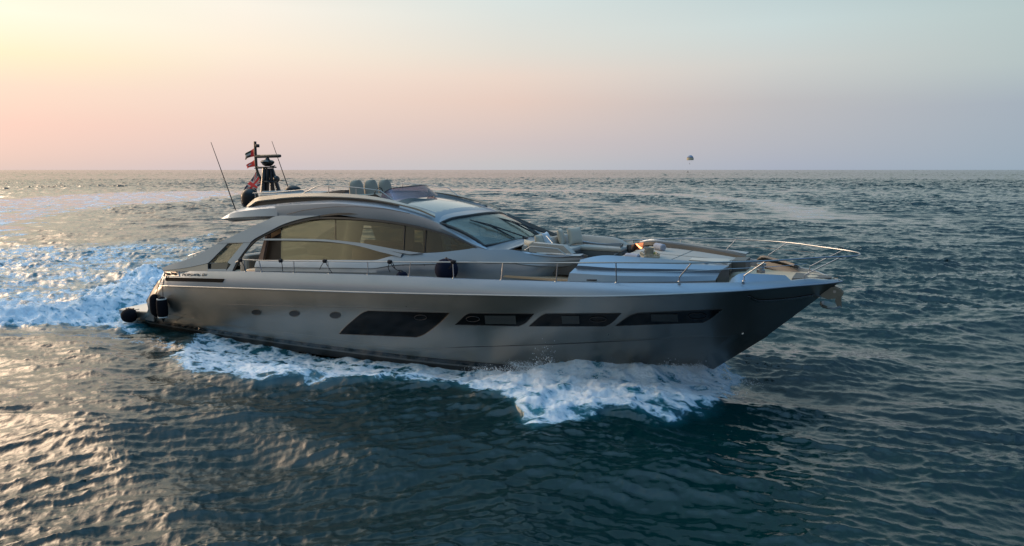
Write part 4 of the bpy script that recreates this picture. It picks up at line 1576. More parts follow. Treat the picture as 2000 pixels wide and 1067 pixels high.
H1 = hrow([(1134, 510.5), (1200, 516), (1280, 518), (1350, 520.5), (1423, 522.5)], inter([(19, 2.55), (21, 2.28), (23, 1.5)]))
H2 = hrow([(1128, 519), (1200, 524), (1280, 526), (1350, 527.5), (1409, 528.8)], inter([(19, 2.66), (21, 2.42), (23, 1.66)]))
H3 = hrow([(1124, 525), (1200, 528.5), (1280, 531), (1350, 532.5), (1405, 534)], inter([(19, 2.62), (21, 2.40), (23, 1.64)]))
H4 = hrow([(1113, 535), (1200, 540), (1280, 541.5), (1350, 542), (1402, 541)], inter([(19, 2.80), (21, 2.60), (23, 1.85)]))
H5 = hrow([(1109, 549), (1200, 550.5), (1280, 550.5), (1350, 549.5), (1397, 548)], inter([(19, 2.84), (21, 2.64), (23, 1.90)]))
H6 = [(p[0], p[1] + .05, p[2] - .2) for p in H5]
hous = both('sunpad_housing', loft([HTOP, H1, H2, H3, H4, H5, H6], 60), SILVER, .04, angle=16)
q = MB()
q.tube([Vector(onb(a, 547.3, lambda x, z: 2.79)) for a in (1146, 1165)], .022, 5)
q.build('vent_slot', BLACK, hous)
# crest line where the housing meets the pad (inner edge)
IN = [(p[0] + .02, p[1] + .10, p[2] - .03) for p in HTOP]
both('pad_coaming', loft([HTOP, IN, [(p[0], p[1] + .12, p[2] - .14) for p in HTOP]], 40), TAUPE, .02)
# port bulwark: taupe inner face
q = MB()
T_ = [P(1240, 474.5, y=2.38), P(1300, 481, y=2.1), P(1350, 489.5, y=1.75), P(1400, 498, y=1.35), P(1452, 505.5, y=.98)]
B_ = [P(1243, 486, y=2.28), P(1300, 488.5, y=2.0), P(1350, 497, y=1.62), P(1400, 505.5, y=1.2), P(1440, 511, y=.92)]
q.grid(loft([T_, B_], 30))
q.build('port_bulwark', TAUPE, yacht, solid=.10, off=1.0)
# forward face of the housing
q = MB()
q.grid(loft([[P(1424, 521.5, y=-1.25), P(1409, 529, y=-1.66), P(1402, 540, y=-1.85), P(1399, 552, y=-1.9)], [P(1430, 522, y=-1.05), P(1424, 530, y=-1.25), P(1424, 541, y=-1.3), P(1424, 552.5, y=-1.3)]], 8))
q.build('housing_face', mat('dark_face', (.055, .06, .06), .4, .4), yacht, solid=.02)
q = MB()
fpx = [(1430, 508.6), (1457, 508.6), (1458, 530), (1430, 531)]
fp = [P(a, b, y=-.55) for a, b in fpx]
q.prism([(p[0], -.62, p[2]) for p in fp], (0, .75, 0))
q.build('windlass_locker', mat('locker_grey', (.075, .08, .08), .5, .3), yacht)
# sunpad
def pad_z(x):
    return 3.225 - .022 * (x - 20)


q = MB()
ol = [(19.95, -1.55), (20.9, -1.6), (21.7, -1.40), (22.3, -1.12), (22.75, -.85), (22.75, .85), (22.3, 1.15), (21.6, 1.55), (20.8, 1.85), (19.95, 1.95)]
n = len(ol)
for (d, z) in ((0, 0),):
    vs = [(x, y, pad_z(x) - .02) for x, y in ol] + [(x - .04 * (1 if x > 21 else -1), y * .975, pad_z(x)) for x, y in ol] + [(x, y, pad_z(x) - .2) for x, y in ol]
    q.add(vs, [tuple(range(n, 2 * n)), tuple(range(3 * n - 1, 2 * n - 1, -1))] + [(i, (i + 1) % n, (i + 1) % n + n, i + n) for i in range(n)] + [(i + 2 * n, (i + 1) % n + 2 * n, (i + 1) % n, i) for i in range(n)])
pad = q.build('sunpad', SEATG, yacht)
q = MB()
q.tube([(19.98, .35, pad_z(20) + .002), (22.7, .2, pad_z(22.7) + .002)], .008, 4)
q.tube([(21.3, -1.45, pad_z(21.3) + .002), (21.35, 1.6, pad_z(21.3) + .002)], .008, 4)
q.build('pad_seam', mat('seam_grey', (.16, .155, .14), .9), pad)
# cup holder plates on the housing top
q = MB()
for a, b in ((1378, 513.5), (1371, 518.5)):
    c0 = onb(a, b, lambda x, z: 1.5)
    q.lathe((c0[0], c0[1], c0[2] + .0), [(.07, -.02), (.07, .012), (.055, .016)], 14)
q.build('deck_fitting', STEEL, hous)
q = MB()
q.grid([[P(1352, 506, y=-.9), P(1420, 507.5, y=-.6), P(1428, 509, y=-.6)], [P(1345, 510, y=-1.35), P(1405, 514, y=-1.3), P(1418, 517, y=-1.2)]])
q.build('forward_hatch', mat('pale_hatch', (.46, .43, .38), .35, .3), yacht, solid=.03)

# bow deck
q = MB()
jj = [j for j in range(NU) if DC[j][0] > 22.6]
q.grid([[dn[j] + np.array([0, .03, .03]) for j in jj], [cen[j] + np.array([0, 0, .05]) for j in jj]]).mirror()
q.build('bow_deck', mat('bow_teak', (.44, .36, .25), .55, var=(3, .1)), yacht, solid=.01)
# low bulwark wings at the bow
q = MB()
w0 = [onb(a, b, lambda x, z: BD(x) - .01) for a, b in [(1425, 552.4), (1450, 551.8), (1490, 550.6), (1520, 549.5), (1545, 548)]]
w1 = [onb(a, b, lambda x, z: BD(x) - .28) for a, b in [(1429, 544), (1444, 535), (1480, 535.5), (1515, 536.8), (1534, 538)]]
q.grid(loft([w0, w1], 24))
q.build('bow_wing', SILVER, yacht, solid=.06)
MB().grid(loft([[mir(p) for p in w0], [mir(p) for p in w1]], 24)).build('bow_wing', TAUPE, yacht, solid=.06, off=1)
q = MB()
pw0 = [(p[0], -p[1] - .05, p[2] + .02) for p in w0]
q.grid([[P(1487, 508.5, y=1.95), P(1541, 520.5, y=1.35), P(1564, 532, y=.95)], [P(1485, 520, y=1.9), P(1530, 531.5, y=1.3), P(1556, 536.5, y=.9)]])
q.build('bow_inner_face', TAUPE, yacht, solid=.05, off=1)
q = MB()
q.lathe(P(1486, 533, y=-.75), [(.10, 0), (.10, .08), (.075, .10), (.075, .17), (.115, .19), (.115, .23), (.06, .245)], 18)
q.build('capstan', STEEL, yacht)
q = MB()
tipz = 2.86
q.prism([(24.25, -.55, 2.86), (24.25, .55, 2.86), (25.1, .16, 2.89), (25.1, -.16, 2.89)], (0, 0, .05))
q.build('bow_plate', mat('bow_plate_dark', (.07, .065, .06), .5), yacht)

# anchor ------------------------------------------------------------------
AN = mat('anchor_steel', (.17, .18, .165), .35, .75, var=(6, .2))
def plate(q, px, y0, y1):
    q.prism([(P(a, b, y=0)[0], y0, P(a, b, y=0)[2]) for a, b in px], (0, y1 - y0, 0))


q = MB()
plate(q, [(1608, 558), (1630, 559.5), (1642, 565), (1648, 571), (1646, 577), (1636, 581), (1618, 584), (1603, 578)], -.10, -.07)
plate(q, [(1608, 558), (1630, 559.5), (1642, 565), (1648, 571), (1646, 577), (1636, 581), (1618, 584), (1603, 578)], .07, .10)
plate(q, [(1605, 560), (1628, 563), (1636, 570), (1612, 576)], -.07, .07)
an = q.build('anchor', AN, yacht, smooth=False)
q = MB()
plate(q, [(1634, 570), (1644, 570), (1643.5, 585), (1644, 600), (1636, 600), (1631, 588)], -.04, .04)
q.build('shank', AN, an, smooth=False)
q = MB()
rw = []
for (px, py, w_, dz) in ((1601, 596, .10, .07), (1606, 601, .30, .10), (1616, 603.5, .36, .09), (1630, 604, .30, .05), (1643, 600, .12, .02)):
    p = P(px, py, y=0)
    rw.append([(p[0], y_, p[2] + dz * (abs(y_) / w_) ** 1.5) for y_ in np.linspace(-w_, w_, 9)])
q.grid(rw)
q.build('fluke', AN, an, solid=.04)
q = MB()
q.lathe(P(1630, 570, y=-.11), [(.035, -.01), (.035, .01)], 10, axis='Y')
q.build('pin', STEEL, an)

# lounge -------------------------------------------------------------------
def cush(q, x0, x1, y0, y1, z0, z1, bev=.06):
    q.box(((x0 + x1) / 2, (y0 + y1) / 2, (z0 + z1) / 2), (x1 - x0, y1 - y0, z1 - z0), bev=bev)


sofa = MB()
sofa.box((17.55, .1, 2.86), (.9, 3.4, .40), bev=.03)
sofa.box((18.45, 1.72, 2.86), (1.75, .80, .40), bev=.03)
sofa.box((18.45, -1.30, 2.95), (1.3, .65, .45), bev=.03)
SOFA = sofa.build('lounge_sofa', SEATD, yacht)
q = MB()
cush(q, 17.35, 18.0, .02, 1.28, 3.05, 3.19)
cush(q, 17.35, 18.0, -1.3, .0, 3.05, 3.19)
cush(q, 17.35, 19.30, 1.30, 2.05, 3.05, 3.19)
cush(q, 18.0, 19.12, -1.62, -1.0, 3.08, 3.24)
q.build('seat_cushion', SEATG, SOFA)
q = MB()
# backrest wraps round the aft and the port side
path = [(19.25, 2.12, 3.24), (18.9, 2.12, 3.40), (18.2, 2.14, 3.44), (17.5, 2.10, 3.46), (17.22, 1.85, 3.47), (17.12, 1.2, 3.47), (17.10, .2, 3.46), (17.12, -.8, 3.44), (17.25, -1.3, 3.42)]
pc_ = crv(path, 50)
rw = []
for k, p in enumerate(pc_):
    a = pc_[max(0, k - 1)]
    b = pc_[min(49, k + 1)]
    d = (b - a)[:2]
    d = d / (np.linalg.norm(d) + 1e-9)
    nrm_ = np.array([-d[1], d[0]])
    inn_ = nrm_ * -.15 if False else nrm_ * .15
    c_ = np.array([18.2, .4])
    if np.dot(inn_, c_ - p[:2]) < 0:
        inn_ = -inn_
    zt = p[2]
    rw.append([(p[0], p[1], 3.0), (p[0], p[1], zt - .04), (p[0] + inn_[0] * .25, p[1] + inn_[1] * .25, zt), (p[0] + inn_[0] * .75, p[1] + inn_[1] * .75, zt - .01),
               (p[0] + inn_[0] * 1.05, p[1] + inn_[1] * 1.05, zt - .06), (p[0] + inn_[0] * 1.5, p[1] + inn_[1] * 1.5, 3.12), (p[0] + inn_[0] * 1.5, p[1] + inn_[1] * 1.5, 3.0)])
q.grid(rw)
q.f.append(tuple(range(7)))
q.f.append(tuple(49 * 7 + k for k in range(6, -1, -1)))
# starboard arm
arm = [P(1033, 478, y=-1.62), P(1040, 474.5, y=-1.62), P(1100, 480, y=-1.62), P(1117, 496, y=-1.62), P(1033, 492, y=-1.62)]
q.prism(arm, (0, .26, 0))
q.build('backrest', SEATG, SOFA, angle=40)
q = MB()
rl = [P(1025, 489, y=-1.80), P(1037, 481.3, y=-1.80), P(1060, 483.2, y=-1.80), P(1089, 486.2, y=-1.80), P(1106, 498.5, y=-1.80)]
q.tube(rl, .017, 6)
q.tube([P(1067, 461, y=-.75), P(1084, 481, y=-1.5)], .012, 5)
q.build('sofa_rail', STEEL, SOFA)
# starboard shelf of the lounge surround
sx = [p for p in crv(SILLC, 120) if p[0] > 17.0]
q = MB()
q.grid([sx, [np.array([p[0], -1.86 + .02 * (p[0] - 17), p[2] - .005]) for p in sx], [np.array([p[0], -1.60, p[2] - .06]) for p in sx]])
q.twin = False
q.build('lounge_ledge', SILVER, yacht, solid=.03)
q = MB()
q.prism([(17.0, -2.0, 2.6), (17.0, 2.0, 2.6), (19.9, 2.0, 2.62), (19.9, -2.0, 2.62)], (0, 0, .06))
q.build('lounge_sole', TEAK, yacht)
# aft face of the pad with copper panel on the end of the port locker
q = MB()
q.box((19.93, .15, 2.93), (.06, 3.6, .5))
q.build('pad_front', TAUPE, yacht)
q = MB()
q.grid([[P(1243, 476, y=2.25), P(1258, 474, y=1.95)], [P(1237, 490, y=2.15), P(1256, 485.5, y=1.9)]])
q.build('copper_panel', COPPER, yacht, solid=.02)
q = MB()
q.box((19.35, 2.05, 3.02), (.14, .5, .46), bev=.03)
q.build('side_locker', DARKP, yacht)

# rails --------------------------------------------------------------------
def RB(x):
    return BD(x) + .02


top_px = [(460, 513), (470, 508.5), (520, 509.3), (600, 510.3), (700, 511.3), (800, 512), (880, 512.3), (1000, 513.5), (1086, 513.8), (1204, 513.0), (1343, 508.5)]
RT = [onb(a, b, lambda x, z: 3.02 if x < 19 else 3.02 + .10 * (x - 19) / 2) for a, b in top_px[:-1]]
RT += [(22.35, -2.88, 3.46), (23.84, -2.16, 3.51), (24.9, -1.10, 3.53), (25.35, -.70, 3.53), (25.62, -.32, 3.53), (25.68, 0, 3.53)]
RT[0] = (RT[0][0], RT[0][1], RT[0][2])
rail = crv(RT, 140)
q = MB()
allr = rail + [np.array(mir(p)) for p in reversed(rail[:-1])]
# port side starts behind the side windows as well
q.tube(allr, .019, 8)
RAIL = q.build('guard_rail', STEEL, yacht)
# mid wire along the bow
MID = [onb(a, b, lambda x, z: BD(x) + .02) for a, b in [(1204, 533), (1335, 530.3)]] + [(23.0, -2.42, 3.30), (24.0, -1.72, 3.34), (24.6, -1.2, 3.38)]
q = MB()
q.tube(crv(MID, 30), .007, 5)
q.mirror()
q.build('rail_wire', STEEL, RAIL)


def post(bp, tp, knee=.25, both_=True):
    b, t = Vector(bp), Vector(tp)
    k = b + Vector((0, 0, (t.z - b.z) * knee)) if knee else None
    for sgn in ((1, -1) if both_ else (1,)):
        q = MB()
        pts = [b, k, t] if knee else [b, t]
        q.tube([Vector((p.x, p.y * sgn, p.z)) for p in pts], .014, 7)
        q.lathe((b.x, b.y * sgn, b.z), [(.04, 0), (.035, .02)], 10)
        q.build('stanchion', STEEL, RAIL)


def rail_at(x):
    i = min(range(len(rail)), key=lambda k: abs(rail[k][0] - x) + (0 if k < 128 else .0))
    return rail[i]


for px, py in ((480, 531), (511, 531.5), (575, 533.5), (643, 535.5), (719, 537.5), (799, 540.5), (886, 544), (979, 547.5), (1086, 550.5), (1204, 552.5)):
    b = onb(px, py, lambda x, z: BD(x) - .03)
    t = rail_at(b[0])
    post(b, t, 0, True)
post((22.05, -2.72, 2.98), (22.35, -2.88, 3.46), .22)
post((23.37, -2.08, 3.0), (23.84, -2.16, 3.51), .25)
post((24.55, -.80, 2.90), (25.30, -.76, 3.53), .25)
# ------------------------------------------------------------------ loose things on board
GF = 'fenders hung or stowed along the yacht'
# cylindrical fenders at the stern
for (px, ptop, pbot, r_, y_, lab, y2) in ((318.5, 582, 622, .185, -3.18, 'black cylindrical fender with white end rings, the nearer of two hanging at the stern', 0),
                                          (304.5, 577, 616, .175, -2.98, 'black cylindrical fender half hidden behind the ringed fender at the stern corner', 0)):
    t0, b0 = P(px, ptop, y=y_), P(px, pbot, y=y_)
    th_ = thing('fender', lab, 'fender', b0, GF)
    L = t0[2] - b0[2]
    q = MB()
    q.lathe(b0, [(.03, -.05), (.07, 0), (.13, .04), (r_ * .93, .12), (r_, .22), (r_ * 1.02, L * .5), (r_, L - .18), (r_ * .9, L - .08), (.12, L - .02), (.05, L + .03)], 22)
    q.build('cover', RUBBER, th_)
    if px > 310:
        for z_ in (.055, L - .055):
            q = MB()
            q.lathe((b0[0], b0[1], b0[2] + z_), [(.13, -.022), (.158, -.018), (.162, .018), (.12, .022)], 20)
            q.build('end_ring', WHITE, th_)
    q = MB()
    q.lathe((b0[0], b0[1], b0[2]), [(.012, -.14), (.045, -.06), (.05, -.0)], 10)
    q.build('tail', BLACK, th_)
    q = MB()
    hook = Vector(P(322, 533, y=-2.86))
    q.tube([Vector(t0) + Vector((0, 0, .02)), (Vector(t0) + hook) / 2 + Vector((0, -.05, 0)), hook], .013, 6)
    q.build('rope', ROPE, th_)
# ball fenders


def ball(px, py, y, r, lab, m, squash=1.0, ropes=()):
    c0 = P(px, py, y=y)
    th_ = thing('fender', lab, 'fender', (c0[0], c0[1], c0[2] - r), GF)
    q = MB()
    prof = []
    for k in range(15):
        a = -math.pi / 2 + k / 14 * math.pi
        prof.append((max(.01, r * math.cos(a) ** .85), r * squash * math.sin(a)))
    q.lathe(c0, prof, 26)
    q.build('cover', m, th_)
    q = MB()
    q.lathe((c0[0], c0[1], c0[2] + r * squash), [(.05, -.03), (.04, .01), (.02, .03)], 10)
    q.build('eye', BLACK, th_)
    if ropes:
        q = MB()
        for L in ropes:
            q.tube(crv([(c0[0], c0[1], c0[2] + r * squash + .03)] + [P(a, b, y=yy) for a, b, yy in L], 10), .012, 6)
        q.build('rope', ROPE, th_)
    return th_


ball(252.5, 616.5, -2.78, .29, 'round black ball fender tied to the corner of the swim platform', RUBBER, .9, ropes=([(258, 606, -2.5), (272, 604, -2.4)],))
ball(872, 527, -2.74, .325, 'large navy ball fender sitting on the side deck by the rail amidships', NAVY, .95, ropes=([(880, 511.5, -3.02)],))
# the same ball's own folded neck, then the small bag further aft
ball(785, 538, -2.82, .16, 'small navy fender lying on the side deck beside the cabin door', NAVY, .7, ropes=([(774, 527, -2.9), (766, 511.5, -3.02)],))


def line_knot(px, py, tails, lab):
    c0 = Vector(P(px, py, y=-3.02))
    th_ = thing('mooring_line', lab, 'rope', tuple(c0), 'black lines tied to the guard rail')
    q = MB()
    for k in range(3):
        q.tube([c0 + Vector((-.05 + .035 * k, .045 * math.cos(a), .045 * math.sin(a))) for a in np.linspace(0, 2 * math.pi, 10)[:-1]], .018, 6, closed=True)
    q.box(c0 + Vector((.02, -.03, .02)), (.12, .06, .07), bev=.02)
    q.build('knot', ROPE, th_)
    q = MB()
    for t in tails:
        q.tube(crv([c0] + [P(a, b, y=-3.02) for a, b in t], 10), .011, 5)
    q.build('loose_end', ROPE, th_)


line_knot(470, 508.5, [[(474, 515), (477, 521), (478, 528)], [(467, 514), (470, 520)]], 'black line knotted at the aft end of the guard rail beside the cockpit')
line_knot(549, 509.5, [[(551, 518), (552, 530)], [(546, 513)]], 'black line tied to the rail with one straight end, second from the stern')
line_knot(635, 510.2, [[(629, 517), (624, 527)], [(640, 520), (649, 534)]], 'black line tied to the rail below the long window, its two ends splayed apart')
line_knot(762, 511.8, [[(758, 522), (762, 532)], [(768, 522), (780, 530), (786, 533)]], 'black line looped on the rail above the small navy fender')
line_knot(886, 512.0, [[(879, 521), (876, 526), (882, 521), (884, 515)], [(891, 509)]], 'black line coiled on the rail post at the large navy ball fender')


# cushions of the lounge
def pillow(px, py, base, size, rot, tilt, m, lab):
    th_ = None
    c0 = Vector(base)
    q = MB()
    n = 12
    M = Matrix.Rotation(rot, 3, 'Z') @ Matrix.Rotation(tilt, 3, 'Y')
    for s_ in (1, -1):
        rws = []
        for i in range(n + 1):
            row = []
            for j in range(n + 1):
                u, v = i / n * 2 - 1, j / n * 2 - 1
                e = (1 - u ** 4) * (1 - v ** 4)
                pin = 1 - .10 * (1 - u * u) * abs(v) ** 3
                pin2 = 1 - .10 * (1 - v * v) * abs(u) ** 3
                row.append(c0 + M @ Vector((s_ * size[2] * .5 * max(0, e) ** .6, u * size[0] / 2 * pin2, v * size[1] / 2 * pin + size[1] / 2)))
            rws.append(row)
        q.grid(rws)
    ob = q.build('cushion', m)
    me = ob.data
    for v in me.vertices:
        v.co = v.co - c0
    ob.matrix_world = BOAT @ Matrix.Translation(c0)
    ob['label'], ob['category'], ob['group'] = lab, 'cushion', 'scatter cushions on the bow lounge'
    return ob


pillow(0, 0, (17.42, -1.02, 3.19), (.62, .38, .2), .9, -.25, CUSHB, 'flat beige cushion lying behind the steel rail at the near end of the bow lounge')
pillow(0, 0, (17.45, -.38, 3.19), (.58, .50, .18), .15, -.30, CUSHB, 'olive beige square cushion leaning on the back of the bow lounge beside the pale one')
pillow(0, 0, (17.52, -.02, 3.19), (.54, .54, .18), .15, -.34, CUSHL, 'pale blue white square cushion, the lightest on the bow lounge')
pillow(0, 0, (17.46, 1.12, 3.19), (.54, .54, .18), .25, -.26, CUSHB, 'beige cushion half hidden behind the largest square cushion in the far corner')
pillow(0, 0, (17.78, 1.42, 3.19), (.62, .58, .2), -.35, -.26, CUSHB, 'largest grey beige square cushion standing in the far corner of the bow lounge')


def towel(c, L, r, rot, lab):
    th_ = thing('rolled_towel', lab, 'towel', (c[0], c[1], c[2] - r), 'rolled towels on the sunpad')
    q = MB()
    d = Vector((math.cos(rot), math.sin(rot), 0))
    p = Vector(c)
    M = Matrix.Rotation(rot, 3, 'Z')
    q.lathe(p, [(r * .8, -L / 2), (r, -L / 2 + .02), (r * 1.02, -L * .1), (r, L / 2 - .02), (r * .8, L / 2)], 20, axis='X', rot=M)
    q.build('roll', TOWEL, th_)
    q = MB()
    e = p + d * (L / 2 + .002)
    sp = []
    for k in range(30):
        a = k * .6
        rr2 = r * .8 * (1 - k / 32)
        sp.append(e + Vector((-math.sin(rot) * math.cos(a) * rr2, math.cos(rot) * math.cos(a) * rr2, math.sin(a) * rr2)))
    q.tube(sp, .006, 4)
    q.build('fold', TOWEL, th_)


t1, t2 = P(1236, 503, z=3.32), P(1288, 489, z=3.32)
t1 = P(1235, 502.5, y=-1.30)
t2 = P(1288, 487, y=1.10)
towel((t1[0], t1[1], pad_z(t1[0]) + .085), .40, .085, -.25, 'rolled grey blue towel on the near edge of the sunpad')
towel((t2[0], t2[1], pad_z(t2[0]) + .10), .42, .10, -.75, 'rolled grey blue towel lying at the far side of the sunpad behind the bucket')

tc_ = P(1269, 500, z=3.235)
tz = pad_z(tc_[0])
tray = thing('serving_tray', 'woven openwork tray carrying the ice bucket on the sunpad', 'tray', (tc_[0], tc_[1], tz))
TR = mat('tray_weave', (.40, .37, .30), .5, .4)
q = MB()
q.box((tc_[0], tc_[1], tz + .012), (.42, .52, .02), rot=.5)
q.build('base', TR, tray)
q = MB()
cr_, sr_ = math.cos(.5), math.sin(.5)
def tw(x, y, z): return (tc_[0] + x * cr_ - y * sr_, tc_[1] + x * sr_ + y * cr_, tz + z)
for zz in (.03, .105):
    q.tube([tw(-.21, -.26, zz), tw(.21, -.26, zz), tw(.21, .26, zz), tw(-.21, .26, zz)], .009, 5, closed=True)
for k in range(12):
    t = k / 12
    for (a, b) in (((-.21, -.26), (.21, -.26)), ((.21, -.26), (.21, .26)), ((.21, .26), (-.21, .26)), ((-.21, .26), (-.21, -.26))):
        x0, y0 = a[0] + (b[0] - a[0]) * t, a[1] + (b[1] - a[1]) * t
        x1, y1 = a[0] + (b[0] - a[0]) * (t + .08), a[1] + (b[1] - a[1]) * (t + .08)
        q.tube([tw(x0, y0, .03), tw(x1, y1, .105)], .007, 4)
q.build('rim', TR, tray)
bk = thing('ice_bucket', 'round metal ice bucket standing on the woven tray', 'bucket', tw(-.02, 0, .024))
q = MB()
q.lathe(tw(-.02, 0, .024), [(.10, 0), (.115, .02), (.135, .22), (.142, .235), (.128, .235), (.12, .20), (.05, .19)], 24)
q.build('bowl', mat('bucket_metal', (.35, .34, .30), .3, .9), bk)
q = MB()
for a in (0.4, 3.5):
    c0 = Vector(tw(-.02 + .14 * math.cos(a), .14 * math.sin(a), .18))
    q.tube([c0 + Vector((0, .03 * math.cos(b), .03 * math.sin(b))) for b in np.linspace(0, 2 * math.pi, 10)[:-1]], .007, 5, closed=True)
q.build('handle', STEEL, bk)
gp = MB()
random.seed(3)
for k in range(14):
    gp.lathe(tw(.12 + random.uniform(-.05, .05), .10 + random.uniform(-.09, .09), .045 + random.uniform(0, .05)), [(.006, -.024), (.02, -.014), (.024, 0), (.02, .014), (.006, .024)], 8)
fo_ = thing('fruit', 'small heap of green yellow fruit on the woven tray beside the bucket', 'fruit', tw(.12, .1, .024))
gp.build('pile', mat('fruit_green', (.30, .34, .06), .4), fo_)


# flags --------------------------------------------------------------
def flag(px_poly, y, colour_fn, lab, name, kind_mats):
    """px_poly: four corner positions hoist-top, hoist-bottom, fly-bottom, fly-top; waves in depth"""
    c = [np.array(P(a, b, y=y)) for a, b in px_poly]
    th_ = thing(name, lab, 'flag', tuple(c[1]), 'flags on the mast')
    n, m_ = 30, 18
    g = []
    for i in range(m_ + 1):
        v = i / m_
        row = []
        for j in range(n + 1):
            u = j / n
            p = (c[0] * (1 - v) + c[1] * v) * (1 - u) + (c[3] * (1 - v) + c[2] * v) * u
            p = p + np.array([0, .09 * u * math.sin(u * 7 + v * 1.3), .03 * math.sin(u * 5 + 1) * u])
            row.append(p)
        g.append(row)
    for nm, mt_ in kind_mats:
        q = MB()
        for i in range(m_):
            for j in range(n):
                if colour_fn((j + .5) / n, (i + .5) / m_) == nm:
                    q.add([g[i][j], g[i][j + 1], g[i + 1][j + 1], g[i + 1][j]], [(0, 1, 2, 3)])
        if q.f:
            q.build(nm, mt_, th_, solid=.006)
    q = MB()
    q.tube([c[0], c[1]], .012, 5)
    q.build('hoist', BLACK, th_)


FR_, FB_, FW_, FG_ = mat('flag_red', (.55, .015, .02), .8), mat('flag_black', (.01, .01, .01), .8), mat('flag_white', (.42, .40, .38), .8), mat('flag_green', (.006, .035, .018), .8)
FN_, FO_ = mat('flag_navy', (.01, .015, .06), .8), mat('flag_bright_red', (.75, .04, .03), .8)
flag([(496.5, 289.5), (497, 305.5), (475, 311.5), (476.5, 302)], 0.02,
     lambda u, v: 'red_band' if u < .32 else ('green_band' if v < .34 else 'white_band' if v < .68 and u < .95 else 'black_band'),
     'red, green, white and black striped flag flying from the top of the mast', 'ensign',
     [('red_band', FR_), ('green_band', FG_), ('white_band', FW_), ('black_band', FB_)])
flag([(497.5, 312), (498, 325.5), (479, 328.5), (479, 324)], 0.02,
     lambda u, v: 'emblem' if (.33 < u < .62 and .38 < v < .56) or (.43 < u < .52 and .25 < v < .7) else 'field',
     'small bright red pennant with a white mark, middle flag on the mast', 'pennant', [('field', FO_), ('emblem', FW_)])


def uj(u, v):
    x, y = (u - .5) * 2, (v - .5) * 1.2
    if abs(x) < .13 or abs(y) < .13:
        return 'red_cross'
    if abs(x) < .22 or abs(y) < .22:
        return 'white_cross'
    d1, d2 = abs(y - .6 * x), abs(y + .6 * x)
    if min(d1, d2) < .06:
        return 'red_cross'
    if min(d1, d2) < .17:
        return 'white_cross'
    return 'blue_field'


flag([(500, 336), (512, 357), (497, 376), (473, 377)], -.25, uj, 'large navy, red and white crossed flag draped behind the mast legs', 'ensign',
     [('blue_field', FN_), ('red_cross', FR_), ('white_cross', FW_)])


